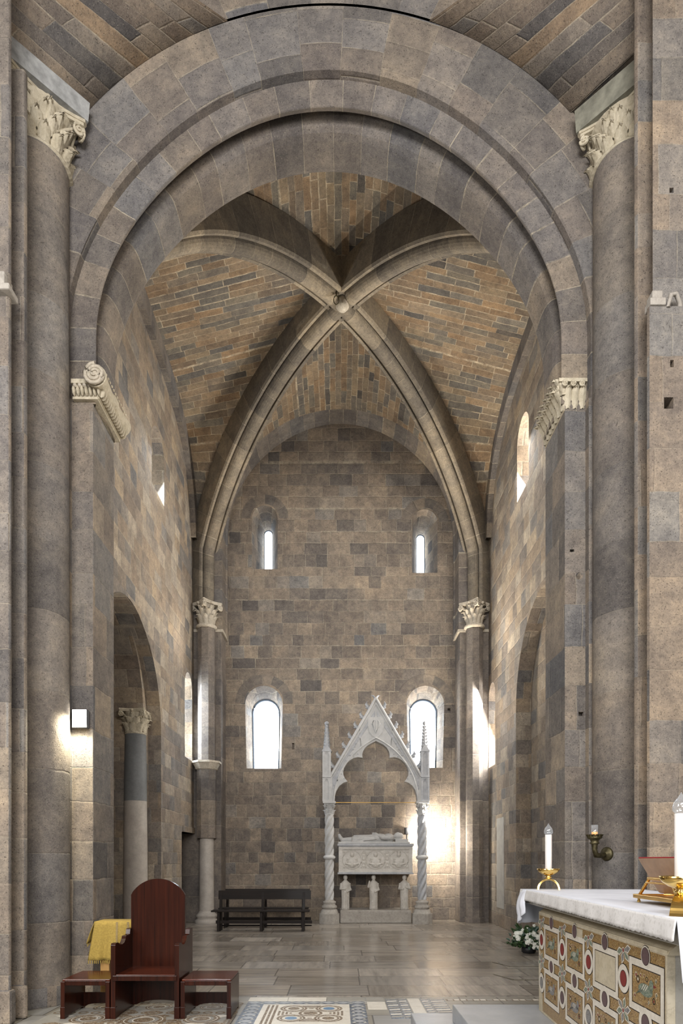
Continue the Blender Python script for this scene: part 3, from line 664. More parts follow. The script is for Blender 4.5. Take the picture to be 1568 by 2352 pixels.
def capital(m, cx, cy, z0, z1, r, half, rot=0, nl=8, mat=0, rows=2):
    H = z1-z0
    m.lathe([(r*1.0, z0-.03*H), (r*1.09, z0-.01*H), (r*1.09, z0+.03*H), (r*.90, z0+.06*H), (r*.88, z0+.3*H), (r*.92, z0+.6*H), (r*1.04, z0+.80*H), (r*1.16, z0+.89*H)], (cx, cy), 32, mat)
    poly = []
    for k in range(4):
        a = rot+PI/4+k*PI/2; b = a+PI/2; A = Vector((math.cos(a), math.sin(a)))*half*1.40; B = Vector((math.cos(b), math.sin(b)))*half*1.40
        tn = (B-A).normalized(); nn = Vector((math.cos((a+b)/2), math.sin((a+b)/2)))
        for i in range(9):
            q = .05+.9*i/8; p = A.lerp(B, q)-nn*half*.20*math.sin(PI*q); poly.append((cx+p.x, cy+p.y))
    m.prism(poly, 'z', z0+.88*H, z0+.94*H, mat); m.prism([(cx+(x-cx)*1.03, cy+(y-cy)*1.03) for x, y in poly], 'z', z0+.94*H, z1, mat)
    for rw in range(rows):
        hh = H*(.42 if rows < 3 else .34); zz = z0+H*(.05+rw*(.23 if rows < 3 else .20))
        for k in range(nl):
            a = rot+2*PI*(k+.5*rw)/nl; o = Vector((math.cos(a), math.sin(a), 0))
            leaf(m, Vector((cx, cy, zz))+o*r*(1.0 if rw == 0 else .97), o, (0, 0, 1), hh, 2*PI*r/nl*.98, .42 if rw == 0 else .55, mat)
    for k in range(4):
        a = rot+PI/4+k*PI/2; o = Vector((math.cos(a), math.sin(a), 0)); t = Vector((-o.y, o.x, 0))
        for s_ in (-1, 1):
            nn = (o*.6+t*s_*.8).normalized(); volute(m, Vector((cx, cy, z0+.77*H))+o*half*1.2+t*s_*H*.05, nn, H*.115, H*.032, 1.6, mat)
        for s_ in (-1, 1):   # stalks climbing to the corner scrolls
            p0 = Vector((cx, cy, z0+.42*H))+Vector((math.cos(a-s_*.55), math.sin(a-s_*.55), 0))*r*1.02
            m.tube([p0, p0.lerp(Vector((cx, cy, z0+.70*H))+o*half*.95, .55)+Vector((0, 0, H*.08)), Vector((cx, cy, z0+.86*H))+o*half*1.12], [H*.025, H*.03, H*.03], 6, mat)
        b = a+PI/4; q = Vector((math.cos(b), math.sin(b), 0)); m.ball(Vector((cx, cy, z0+.92*H))+q*half*.86, (H*.07,)*3, 8, mat)
        leaf(m, Vector((cx, cy, z0+.52*H))+q*r*1.02, q, (0, 0, 1), H*.34, r*.5, .45, mat)
    return m
def oct_shaft(m, c, r, z0, z1, seg=8, mat=0): return m.lathe([(r, z0), (r, z1)], c, seg, mat, smooth=False, ro=PI/seg)

# ------------------------------------------------------------------ big engaged columns of the nave piers
for sx, xc, lab, half in ((-1, -3.43, 'tall engaged stone column with painted impost, beside the pier carrying the floodlight', .42), (1, 3.25, 'tall engaged stone column with leafy capital, bronze lamp bracket fixed to its shaft', .40)):
    g = thing('engaged_column', lab, 'column', (xc, 7.12, 0), 'engaged columns of the nave piers')
    MB().lathe([(.37, 0), (.365, 4), (.36, 9.38 if sx < 0 else 9.36)], (xc, 7.12), 48, smooth=True).build('shaft', M_DRUM, g)
    m = MB(); z0 = 9.38 if sx < 0 else 9.36; hc = .58 if sx < 0 else .47
    capital(m, xc, 7.15, z0, z0+hc, .36, half, PI/4, 15, rows=3); m.build('capital', M_CAPL, g)
    m = MB(); zt = z0+hc; ztop = 10.17 if sx < 0 else 10.08
    sq = lambda h: [(xc+h*1.414*math.cos(k*PI/2), 7.15+h*1.414*math.sin(k*PI/2)) for k in range(4)]
    a_, b_ = sq(half*1.0), sq(half*1.03)
    m.add([(x, y, zt) for x, y in a_]+[(x, y, ztop) for x, y in b_], [(3, 2, 1, 0), (4, 5, 6, 7)]+[(i, (i+1) % 4, 4+(i+1) % 4, 4+i) for i in range(4)])
    m.build('impost_block', plain('impost_stucco_%s' % ('grey' if sx < 0 else 'green'), (.30, .305, .30) if sx < 0 else (.20, .195, .155), .85, scale=9, var=.35, bump=.3), g); adopt(g)
# broken little capital high on the right
g = thing('broken_capital', 'weathered fragment of a small capital high on the pier at the picture edge', 'capital', (3.2, 6.08, 6.85))
m = MB(); m.box(3.00, 3.15, 6.08, 6.2, 6.95, 7.02); m.box(3.02, 3.12, 6.085, 6.2, 7.02, 7.09); m.tube([(3.18, 6.10, 6.94), (3.19, 6.07, 7.03), (3.25, 6.09, 7.06), (3.30, 6.12, 7.0), (3.31, 6.13, 6.94)], [.02, .024, .022, .02, .03], 8)
m.build('carved_fragment', M_BLOCK, g, bevel=.012); adopt(g)

m = MB(); m.box(-3.36, -3.145, 6.02, 6.2, 7.05, 7.11); m.box(-3.4, -3.20, 6.04, 6.2, 7.11, 7.24)
m.build('stone_corbel', M_BLOCK, bevel=.012, label='small worn pale corbel jutting from the pier at the picture edge, opposite the broken capital', cat='corbel')
# ------------------------------------------------------------------ left scroll impost of the great arch
g = thing('scroll_impost', 'white marble impost with a spiral scroll and rolled bolster under the great arch', 'impost', (-2.85, YB, 7.02))
m = MB(Matrix.Translation((.03, 0, -.07))); x1 = -2.79
m.box(-3.12, x1-.04, YB-.05, YC+.02, 7.02, 7.05); m.box(-3.12, x1+.02, YB-.10, YC+.06, 7.17, 7.22)
m.build('slab', M_CAPL, g)
m = MB(Matrix.Translation((.03, 0, -.07)))
for i in range(7): m.ball((-3.10+.048*i, YB-.055, 7.11), (.022, .05, .060), 8)
for i in range(15): m.ball((x1-.005, YB-.03+.052*i, 7.11), (.05, .023, .062), 8)
m.box(-3.1, x1-.03, YB-.03, YC, 7.04, 7.18); m.build('egg_moulding', M_CAPL, g)
m = MB(Matrix.Translation((.05, 0, -.16))); prof = []
for i in range(25):
    q = i/24; r = .125-.035*math.sin(PI*q)**.7+(.018 if abs(q-.5) < .05 else 0); prof.append((r, YB-.14+q*.86))
rows = [[(x1-.05+r*math.cos(2*PI*k/20), y, 7.31+r*math.sin(2*PI*k/20)) for k in range(20)] for r, y in prof]
m.grid(rows, None, 0, True, closed=True); m.add(rows[0], [list(range(20))]); m.add(rows[-1], [list(range(20))[::-1]])
for i in range(12): m.ball((x1-.05+.09, YB-.05+.06*i, 7.39), (.014, .02, .014), 6)
m.build('bolster', M_CAPL, g)
m = MB(Matrix.Translation((.05, 0, -.16))); volute(m, (x1-.05, YB-.17, 7.31), (0, -1, 0), .125, .022, 2.6)
for i in range(5): m.ball((-3.10+.055*i, YB-.08, 7.245), (.026, .03, .025), 8)
m.build('scroll', M_AGED, g); adopt(g)
# ------------------------------------------------------------------ right leafy impost
g = thing('leafy_impost', 'pale impost carved with acanthus leaves and small scrolls under the great arch', 'impost', (2.7, YB, 6.85))
m = MB()
xe = 2.632
m.add([(xe, YB+.01, 6.86), (2.86, YB+.01, 6.86), (2.86, YC, 6.86), (xe, YC, 6.86), (xe-.03, YB-.01, 7.16), (2.86, YB-.01, 7.16), (2.86, YC+.02, 7.16), (xe-.03, YC+.02, 7.16)],
      [(0, 1, 2, 3), (7, 6, 5, 4), (0, 4, 5, 1), (0, 3, 7, 4), (3, 2, 6, 7), (1, 5, 6, 2)])
for i in range(3): leaf(m, (xe+.04+.085*i, YB-.005, 6.87), (0, -1, 0), (0, 0, 1), .27, .10, .25)
for i in range(7): leaf(m, (xe-.008, YB+.05+.10*i, 6.87), (-1, 0, 0), (0, 0, 1), .27, .115, .5)
for i in range(7): leaf(m, (xe-.03, YB+.10*i, 7.02), (-1, 0, 0), (0, 0, 1), .2, .09, .6)
for x in (2.62, 2.72, 2.82): volute(m, (x, YB-.07, 7.12), (0, -1, 0), .035, .012, 1.8)
for i in range(4): volute(m, (xe-.07, YB+.02+.2*i, 7.12), (-1, 0, 0), .04, .013, 1.8)
m.box(xe-.08, 2.88, YB-.06, YC+.06, 7.15, 7.19); m.build('carved_leaves', M_CAPL, g); adopt(g)

# ------------------------------------------------------------------ corner columns under the ribs
for sx, xc, lab in ((-1, -3.37, 'corner column patched from grey stone and a pale marble shaft, beside the wooden benches'), (1, 3.45, 'faceted grey corner column standing between the gabled tomb and the bright window')):
    g = thing('corner_column', lab, 'column', (xc, 16.12, 0), 'corner columns of the chapel')
    c = (xc, 16.10)
    if sx < 0:
        oct_shaft(MB(), c, .225, 4.08, 7.50).build('shaft', M_SHAFT, g)
        oct_shaft(MB(), c, .25, 2.15, 3.90).build('lower_shaft', M_SHAFT, g)
        MB().lathe([(.19, .28), (.185, 1.2), (.18, 2.16)], c, 28).build('marble_shaft', M_COLM, g)
        MB().lathe([(.30, 0), (.30, .07), (.26, .09), (.24, .12), (.27, .16), (.27, .2), (.22, .24), (.19, .30)], c, 28).build('base', M_COLM, g)
        m = MB(); m.lathe([(.22, 3.86), (.27, 3.90), (.36, 4.05), (.38, 4.05), (.38, 4.10), (.2, 4.12)], c, 8, smooth=False, ro=PI/8)
        for k in range(8):
            a = 2*PI*k/8+PI/8; o = Vector((math.cos(a), math.sin(a), 0)); leaf(m, Vector((*c, 3.9))+o*.27, o, (0, 0, 1), .15, .16, .4)
        m.build('carved_band', M_AGED, g)
    else:
        oct_shaft(MB(), c, .215, .12, 7.50).build('shaft', M_SHAFT, g); oct_shaft(MB(), c, .25, 0, .14).build('base', M_SHAFT, g)
    m = MB(); capital(m, *c, 7.53, 8.14, .19, .29, PI/4, 8 if sx < 0 else 10, rows=2); m.build('capital', M_AGED, g)
    MB().lathe([(.215, 7.47), (.265, 7.49), (.265, 7.54), (.22, 7.56)], c, 16).build('neck_ring', M_AGED, g); adopt(g)
for nm, x0, x1 in (('trim_6', XL-.1, -2.965), ('trim_6.001', 3.045, XR+.1)):
    MB().box(x0, x1, YF-.025, YBK, 7.44, 7.515).build(nm, M_AGED, kind='structure', bevel=.01)

# ------------------------------------------------------------------ marble column in the left arcade
g = thing('marble_column', 'marble column, grey above and beige below, standing in the left side arch', 'column', (-4.17, 12.95, 0))
cc = (-4.17, 12.95)
MB().lathe([(.34, 0), (.34, .10), (.30, .13), (.32, .18), (.30, .23), (.255, .28)], cc, 36).build('base', M_COLM, g)
MB().lathe([(.245, .26), (.24, 1.2), (.226, 2.8)], cc, 40).build('lower_shaft', M_COLM, g)
MB().lathe([(.226, 2.8), (.218, 3.6), (.208, 4.16), (.225, 4.18)], cc, 40).build('upper_shaft', M_COLG, g)
m = MB(); capital(m, *cc, 4.17, 4.66, .205, .27, 0, 8); m.build('capital', M_CAPL, g); adopt(g)

# ------------------------------------------------------------------ gabled tomb canopy
TX, TY = .93, 15.95
g = thing('tomb_canopy', 'white marble gabled canopy with trefoil arch on two twisted columns', 'tomb canopy', (TX, TY, 0))
def both(pts): return pts+[(-x, z) for x, z in pts[::-1] if x > 1e-6]
inn = []
def arcp(c, r, a0, a1, n): return [(c[0]+r*math.cos(math.radians(a0+(a1-a0)*i/n)), c[1]+r*math.sin(math.radians(a0+(a1-a0)*i/n))) for i in range(n+1)]
inn = [(1.04, 0), (1.03, .16), (.99, .29), (.92, .40), (.82, .475), (.715, .51)]
inn += [(.775, .58), (.815, .67), (.82, .78), (.79, .88), (.73, .97), (.65, 1.045), (.56, 1.095), (.46, 1.12), (.375, 1.11), (.335, 1.10)]
inn += [(.345, 1.18), (.325, 1.27), (.27, 1.36), (.19, 1.43), (.09, 1.48), (0, 1.525)]
out = [(1.13, 0), (1.13, .70), (0, 2.62)]
def P(p, y, z0=3.06): return (TX+p[0], y, z0+p[1])
y0, y1 = TY-.10, TY+.14
m = MB()
il = inn[::-1]      # from the apex down the right side
def ring_face(y, flip):   # strip between opening and outer outline, symmetric halves
    import itertools
    for s_ in (1, -1):
        ins = inn; n = len(ins); L = [0]
        for i in range(1, n): L.append(L[-1]+math.hypot(ins[i][0]-ins[i-1][0], ins[i][1]-ins[i-1][1]))
        outp = []
        for i in range(n):
            z = ins[i][1]/1.525*2.62
            outp.append((1.13, z) if z < .70 else (1.13*(2.62-z)/1.92, z))
        vs = [P((s_*x, z), y) for x, z in ins]+[P((s_*x, z), y) for x, z in outp]
        m.add(vs, [(i, i+1, n+i+1, n+i) if (s_ > 0) ^ flip else (i, n+i, n+i+1, i+1) for i in range(n-1)])
ring_face(y0, False); ring_face(y1, True)
full = inn+[(-x, z) for x, z in inn[:-1][::-1]]
m.grid([[P(p, y0) for p in full], [P(p, y1) for p in full]], None, 0, False)
fo = [(1.13, 0), (1.13, .7), (0, 2.62), (-1.13, .7), (-1.13, 0)]
m.grid([[P(p, y0) for p in fo], [P(p, y1) for p in fo]], None, 0, False)
m.build('gable', M_MARB, g, fixn=True)
m = MB()
for s_ in (1, -1): m.tube([P((s_*1.14, .64), y0-.0), P((0, 2.60), y0-.0)], .036, 8); m.tube([P((s_*1.07, .62), y0-.01), P((0, 2.46), y0-.01)], .014, 6)
m.build('gable_moulding', M_MARB, g)
m = MB(); pa = []
for i in range(25):     # pointed arch moulding framing the cusps
    a = math.radians(62*i/24); pa.append((1.06-2.0*(1-math.cos(a))*1.02, 2.02*math.sin(a)*.905))
pa = [p for p in pa if p[0] > -.001]+[(0, 1.60)]
for s_ in (1, -1): m.tube([P((s_*x, z), y0-.012) for x, z in pa], .020, 6)
m.build('arch_moulding', M_MARB, g)
m = MB(); sh = [(-.20, 2.12), (.20, 2.12), (.20, 1.9), (.17, 1.76), (.1, 1.66), (0, 1.60), (-.1, 1.66), (-.17, 1.76), (-.20, 1.9)]
m.prism([(TX+x, 3.06+z) for x, z in sh], 'y', y0-.015, y0); 
for a in (-.5, 0, .5): m.tube([P((.0, 1.72), y0-.015), P((math.sin(a)*.2, 1.95), y0-.02), P((math.sin(a)*.12, 2.04), y0-.02)], .012, 5)
m.build('shield', M_MARB, g)
m = MB()
for s_ in (1, -1):     # carved strips between gable and arch
    for i in range(9):
        q = i/8; p = Vector((s_*(1.04-.62*q), .42+1.20*q)); m.ball((TX+p.x, y0-.003, 3.06+p.y), (.030, .012, .030), 8)
        if i < 8: m.ball((TX+p.x-s_*.055, y0-.003, 3.06+p.y+.055), (.014, .010, .014), 6)
    for i in range(7): m.ball((TX+s_*(.97-.025*i*i*.12), y0-.003, 3.06+.62+.09*i), (.016, .010, .016), 6)
    for k in ((.80, .58), (.86, .70), (.55, 1.13), (.45, 1.2)): m.ball((TX+s_*k[0], y0-.003, 3.06+k[1]), (.02, .01, .02), 6)
    m.prism([(TX+s_*1.09, 3.06+.30), (TX+s_*1.09, 3.06+.66), (TX+s_*.02, 3.06+2.30), (TX+s_*.02, 3.06+2.15), (TX+s_*.80, 3.06+.98), (TX+s_*1.02, 3.06+.34)][::s_], 'y', y0-.006, y0+.012)
m.build('carved_ornament', M_MARBG, g, remesh=.008)
for s_ in (1, -1):
    for i in range(7):
        q = .10+.13*i; p = Vector((1.14*(1-q), .70+1.92*q)); nn = Vector((1.92, 1.13)).normalized(); tt = Vector((-1.13, 1.92)).normalized()
        m = MB(); b0 = Vector(P((s_*p.x, p.y), TY+.02))
        leaf(m, b0, (s_*tt.x*.9, -.1, tt.y), (s_*nn.x, 0, nn.y), .17, .15, .45); leaf(m, b0, (s_*tt.x*.9, -.1, tt.y), (s_*nn.x-s_*tt.x*.5, 0, nn.y-tt.y*.5), .13, .11, .3)
        m.build('crocket', M_MARBG, g)
m = MB(); m.lathe([(.04, 5.60), (.05, 5.66), (.02, 5.68)], (TX, TY+.02), 8)
for s_ in (1, -1): leaf(m, (TX, TY+.02, 5.62), (s_, 0, .2), (s_*.25, 0, 1), .15, .10, .5)
m.build('finial', M_MARBG, g)
for s_ in (-1, 1):
    px = TX+s_*1.235
    n = MB(); n.box(px-.105, px+.105, TY-.11, TY+.11, 3.06, 4.36)
    for zz0, zz1 in ((3.12, 3.64), (3.72, 4.32)):
        n.box(px-.106, px-.060, TY-.135, TY-.09, zz0-.01, zz1+.01); n.box(px+.060, px+.106, TY-.135, TY-.09, zz0-.01, zz1+.01)
        n.box(px-.108, px+.108, TY-.139, TY-.10, zz0-.05, zz0); n.box(px-.108, px+.108, TY-.139, TY-.10, zz1, zz1+(.05 if zz0 > 3.5 else .02))
        n.add([(px-.06, TY-.13, zz1), (px, TY-.13, zz1-.0), (px+.06, TY-.13, zz1), (px-.06, TY-.13, zz1-.09), (px+.06, TY-.13, zz1-.09)], [(0, 3, 1), (1, 4, 2)])
    pn = n.build('pinnacle', M_MARBG if s_ > 0 else M_MARB, g)
    n = MB(); n.add([(px-.125, TY-.14, 4.32), (px+.125, TY-.14, 4.32), (px, TY-.14, 4.50), (px-.125, TY+.12, 4.32), (px+.125, TY+.12, 4.32), (px, TY+.12, 4.50)], [(0, 1, 2), (5, 4, 3), (0, 2, 5, 3), (1, 4, 5, 2), (0, 3, 4, 1)])
    n.lathe([(.095, 4.36), (.085, 4.45), (.035, 4.98), (.03, 5.0), (.055, 5.03), (.055, 5.07), (.02, 5.10)], (px, TY), 8, smooth=False)
    for j in range(7):
        for k in range(4):
            a = k*PI/2+PI/4; zz = 4.44+.08*j; rr = .088-.0085*j*.95; o = Vector((math.cos(a), math.sin(a), 0)); leaf(n, Vector((px, TY, zz))+o*rr*.9, o, (0, 0, 1), .07, .05, .7, ns=2, nt=5)
    n.build('spire', M_MARBG, pn)
# twisted columns
def twist(m, c, z0, z1, r, hand, turns):
    rows = []; n = 84; seg = 40
    for i in range(n+1):
        z = z0+(z1-z0)*i/n; q = i/n; rows.append([])
        for k in range(seg):
            a = 2*PI*k/seg; ph = 4*(a-hand*turns*2*PI*q); f = abs(math.sin(ph/2))**.7
            rr = r*(.66+.42*f)*(1-.12*abs(q-.5)); rows[-1].append((c[0]+rr*math.cos(a), c[1]+rr*math.sin(a), z))
    m.grid(rows, None, 0, True, closed=True)
for s_ in (-1, 1):
    c = (TX+s_*1.17, TY)
    n = MB(); n.prism([(c[0]+.22*1.25*math.cos(a*PI/4+PI/8), c[1]+.22*1.25*math.sin(a*PI/4+PI/8)) for a in range(8)], 'z', 0, .25)
    n.lathe([(.235, .25), (.20, .34), (.15, .38)], c, 16); n.build('base_block', M_BLOCK, g, bevel=.035)
    n = MB(); n.lathe([(.14, .36), (.19, .38), (.19, .44), (.155, .46), (.15, .50), (.165, .52), (.165, .55), (.12, .57), (.115, .60)], c, 28); n.build('base_moulding', M_BLOCK, g)
    n = MB(); twist(n, c, .58, 1.62, .115, 1, 1.0); twist(n, c, 1.68, 2.74, .115, 1, 1.0); n.build('twisted_shaft', M_MARBG if s_ > 0 else M_MARB, g)
    n = MB(); n.lathe([(.10, 1.60), (.13, 1.61), (.155, 1.65), (.155, 1.68), (.11, 1.72)], c, 24); n.build('shaft_ring', M_MARB, g)
    n = MB(); capital(n, *c, 2.74, 3.02, .105, .135, 0, 8, rows=1); n.box(c[0]-.16, c[0]+.16, c[1]-.16, c[1]+.16, 3.02, 3.07); n.build('capital', M_MARB, g)
MB().tube([(TX-1.05, TY, 3.05), (TX+1.05, TY, 3.05)], .008, 6).build('tie_rod', M_BRASSD, g); adopt(g)
# plinth slab, light strips behind
m = MB(); m.box(TX-.90, TX+.90, TY-.05, YBK-.01, 0, .33)
m.build('tomb_plinth', M_BLOCK, bevel=.025, label='low grey stone plinth slab lying between the two column bases of the tomb', cat='plinth')

# ------------------------------------------------------------------ carved figures
def figure(name, lab, x, y, z, h, pose, mats, rot=0, grp=None, shift=0.0):
    m = MB(); rows = []
    lv = [(0, .115, .10), (.03, .12, .105), (.2, .112, .095), (.4, .118, .092), (.55, .120, .09), (.66, .125, .088), (.74, .130, .082), (.79, .115, .075), (.83, .062, .055), (.86, .040, .040)]
    for i in range(len(lv)-1):
        for q in (0, .5):
            t = [lv[i][k]*(1-q)+lv[i+1][k]*q for k in range(3)]; row = []
            for k in range(28):
                a = 2*PI*k/28; f = 1+.07*math.sin(9*a+pose*1.7+t[0]*3)*max(0, 1-t[0]*1.1)+.035*math.sin(14*a+4*t[0])
                row.append((t[1]*f*math.cos(a)*h+shift*h*math.sin(PI*t[0])*.1, t[2]*f*math.sin(a)*h, t[0]*h))
            rows.append(row)
    m.grid(rows, None, 0, True, closed=True); m.add(rows[0], [list(range(28))[::-1]]); m.add(rows[-1], [list(range(28))])
    hz = .915*h; hx = shift*.02*h
    m.ball((hx, -.01*h, hz), (.056*h, .062*h, .080*h), 16); m.ball((hx, .012*h, hz+.012*h), (.066*h, .066*h, .082*h), 14)     # head, hair or hood
    m.ball((hx, -.068*h, hz-.005*h), (.011*h, .018*h, .020*h), 8); m.ball((hx, -.055*h, hz-.052*h), (.022*h, .020*h, .018*h), 8)     # nose, chin
    for s_ in (-1, 1): m.ball((hx+s_*.022*h, -.058*h, hz+.016*h), (.013*h, .010*h, .007*h), 8)
    arms = [((-.115, 0, .76), (-.145, -.03, .60), (-.02, -.115, .60)), ((.115, 0, .76), (.15, -.03, .58), (.03, -.115, .52))]
    if pose == 1: arms[0] = ((-.115, 0, .76), (-.15, -.04, .66), (-.125, -.10, .80))
    if pose == 2: arms[1] = ((.115, 0, .76), (.16, -.03, .60), (.06, -.12, .66))
    for a in arms:
        m.tube([Vector(p)*h for p in (a[0], a[1], a[2])], [.042*h, .040*h, .028*h], 10)
        m.ball(Vector(a[2])*h, (.026*h, .022*h, .034*h), 8)
        for k in range(4): m.tube([Vector(a[2])*h+Vector((-.016+.011*k, -.01, .0))*h, Vector(a[2])*h+Vector((-.014+.010*k, -.022, .045))*h], .0065*h, 5)
    for k in range(4):     # hanging folds of the mantle
        m.tube([Vector((-.07+.05*k, -.095, .55-.05*k))*h, Vector((-.06+.045*k, -.108, .3))*h, Vector((-.07+.05*k, -.112, .04))*h], .012*h, 6)
    m.T = Matrix()
    M = Matrix.Translation((x, y, z)) @ Matrix.Rotation(rot, 4, 'Z'); m.v = [M @ Vector(p) for p in m.v]
    me = m.build(name, mats, remesh=.009, smoothit=1, label=lab, cat='statue', group=grp); return me
for x, lab, pose, rot in ((.167, 'small robed marble statue with folded hands under the coffin, nearest the benches', 0, .1), (.885, 'small robed marble statue raising one hand, under the middle of the coffin', 1, 0), (1.67, 'small robed marble statue holding a book, under the lamp-lit end of the coffin', 2, -.25)):
    figure('robed_statue', lab, x, TY+.17, .33, .885, pose, M_TOMB, rot, 'statues carrying the coffin')
# coffin
sx0, sx1, sy0, sy1 = -.005, 1.86, TY+.02, YBK-.012
g = thing('marble_coffin', 'carved marble coffin with three portrait medallions raised on small statues', 'coffin', (.93, TY+.4, 1.23))
m = MB(); m.box(sx0, sx1, sy0+.03, sy1, 1.27, 1.93)
for a, b in ((sx0, sx0+.09), (sx1-.09, sx1)): m.box(a, b, sy0, sy0+.06, 1.34, 1.87)
m.box(sx0-.003, sx1+.003, sy0-.005, sy0+.05, 1.86, 1.93); m.box(sx0-.003, sx1+.003, sy0-.005, sy0+.05, 1.27, 1.35); m.build('chest', M_TOMB, g)
m = MB(); m.box(sx0-.03, sx1+.03, sy0-.04, sy1, 1.235, 1.275); m.box(sx0-.01, sx1+.01, sy0-.02, sy1, 1.27, 1.29); m.build('bottom_moulding', M_MARBG, g, bevel=.01)
m = MB(); m.box(sx0-.03, sx1+.03, sy0-.05, sy1, 1.95, 2.01); m.box(sx0-.01, sx1+.01, sy0-.02, sy1, 1.93, 1.96); m.build('lid', M_MARBG, g, bevel=.01)
for j, x in enumerate((.335, .93, 1.515)):
    m = MB(); zc = 1.605; yy = sy0+.03
    m.tube([(x+.235*math.cos(a), yy, zc+.235*math.sin(a)) for a in [2*PI*i/40 for i in range(41)]], .016, 8, caps=False)
    md = m.build('medallion', M_TOMB, g)
    m = MB(); m.ball((x, yy-.01, zc+.12), (.045, .04, .062), 12); m.ball((x, yy+.005, zc+.135), (.062, .03, .075), 12)
    m.ball((x, yy, zc-.07), (.12, .045, .14), 14); m.ball((x, yy, zc+.02), (.11, .035, .05), 12)
    for s_ in (-1, 1): m.tube([(x+s_*.10, yy-.01, zc+.02), (x+s_*.155, yy-.015, zc-.10), (x+s_*.03, yy-.035, zc-.13)], [.034, .03, .02], 8)
    for k in range(7): m.tube([(x-.09+.03*k, yy-.03, zc-.02), (x-.10+.033*k, yy-.035, zc-.19)], .009, 5)
    if j == 0: m.tube([(x+.06, yy-.02, zc+.05), (x+.17, yy-.02, zc-.19)], .009, 5)
    if j == 2: m.lathe([(.045, zc+.165), (.055, zc+.215), (.02, zc+.22)], (x, yy), 10)
    m.box(x-.20, x+.20, yy-.002, yy+.03, zc-.20, zc+.20); m.ball((x, yy-.045, zc+.115), (.008, .014, .014), 6); m.build('portrait_relief', M_TOMB, md, remesh=.0075, smoothit=1)
m = MB()
for x in (.63, 1.225):
    for zz, r in ((1.79, .035), (1.72, .026), (1.62, .04), (1.53, .026), (1.44, .036)): m.ball((x, sy0+.03, zz), (r, .018, r), 8)
    for s_ in (-1, 1): m.tube([(x, sy0+.02, 1.82), (x+s_*.055, sy0+.02, 1.76), (x+s_*.02, sy0+.02, 1.68), (x+s_*.06, sy0+.02, 1.6), (x+s_*.03, sy0+.02, 1.5), (x+s_*.06, sy0+.02, 1.40)], .010, 5)
for x in (.13, 1.73):
    for zz in (1.42, 1.80): m.ball((x, sy0+.03, zz), (.03, .018, .03), 8)
m.box(sx0+.02, sx1-.02, sy0+.0285, sy0+.045, 1.37, 1.85); m.build('leaf_relief', M_TOMB, g, remesh=.008); adopt(g)
# effigy: one continuous carved body lying on the lid, feet towards the benches
m = MB(); zc = 2.01; y = TY+.33
m.box(-.02, 1.80, y-.26, y+.30, zc-.0, zc+.05)
m.ball((.62, y, zc+.12), (.36, .19, .115), 16); m.ball((1.05, y, zc+.14), (.26, .21, .13), 16); m.ball((1.28, y, zc+.15), (.16, .23, .125), 14)
for s_ in (-1, 1):
    m.tube([(.65, y+s_*.09, zc+.13), (.36, y+s_*.09, zc+.11), (.08, y+s_*.085, zc+.10)], [.095, .072, .055], 12)
    m.tube([(.10, y+s_*.085, zc+.09), (.03, y+s_*.10, zc+.17), (0, y+s_*.11, zc+.25)], [.052, .050, .032], 10)
    m.tube([(1.32, y+s_*.21, zc+.15), (1.10, y+s_*.235, zc+.15), (.93, y+s_*.05, zc+.27)], [.060, .052, .035], 10)
    m.ball((.90, y+s_*.03, zc+.275), (.055, .03, .022), 10)
    for k in range(4): m.tube([(.90, y+s_*.03-.02+.013*k, zc+.285), (.845, y+s_*.02-.02+.013*k, zc+.285)], .008, 5)
m.ball((1.52, y, zc+.21), (.105, .085, .09), 16); m.ball((1.52, y, zc+.295), (.02, .012, .02), 8); m.ball((1.57, y, zc+.20), (.10, .105, .09), 12)
m.box(1.44, 1.76, y-.20, y+.20, zc+.02, zc+.12)
m.box(.36, .95, y-.17, y+.17, zc+.03, zc+.15)
for k in range(5): m.tube([(.37, y-.16+.03*k, zc+.15+.018*k), (.95, y-.15+.03*k, zc+.17+.018*k)], .010, 5)
m.tube([(.95, y-.21, zc+.12), (.45, y-.22, zc+.07)], .018, 8)
m.box(.33, .345, y-.19, y+.19, zc+.02, zc+.17)
m.build('reclining_effigy', M_MARB, remesh=.012, smoothit=1, label='white marble effigy of a recumbent man in a tunic lying on the coffin lid', cat='effigy')
# ------------------------------------------------------------------ floodlights
g = thing('floodlight', 'small square floodlight glaring on the pier beside the tall engaged column', 'floodlight', (-2.98, YB, 3.24))
m = MB(); m.box(-3.08, -2.90, YB-.10, YB-.03, 3.12, 3.34); m.box(-3.01, -2.97, YB-.04, YB+.002, 3.2, 3.26); m.build('housing', M_BLACK, g, bevel=.01)
MB().box(-3.07, -2.91, YB-.108, YB-.101, 3.13, 3.33).build('lens', M_LAMP, g); adopt(g)
g = thing('floodlight', 'floodlight glaring behind the twisted column at the head of the effigy', 'floodlight', (1.80, 16.5, 2.01))
m = MB(); m.box(1.74, 1.83, 16.56, 16.76, 2.27, 2.45); m.tube([(1.79, 16.68, 2.04), (1.79, 16.68, 2.3)], .015); m.box(1.74, 1.84, 16.62, 16.74, 2.012, 2.05); m.build('housing', M_BLACK, g, bevel=.01)
MB().box(1.831, 1.836, 16.57, 16.75, 2.28, 2.44).build('lens', M_LAMP, g); adopt(g)

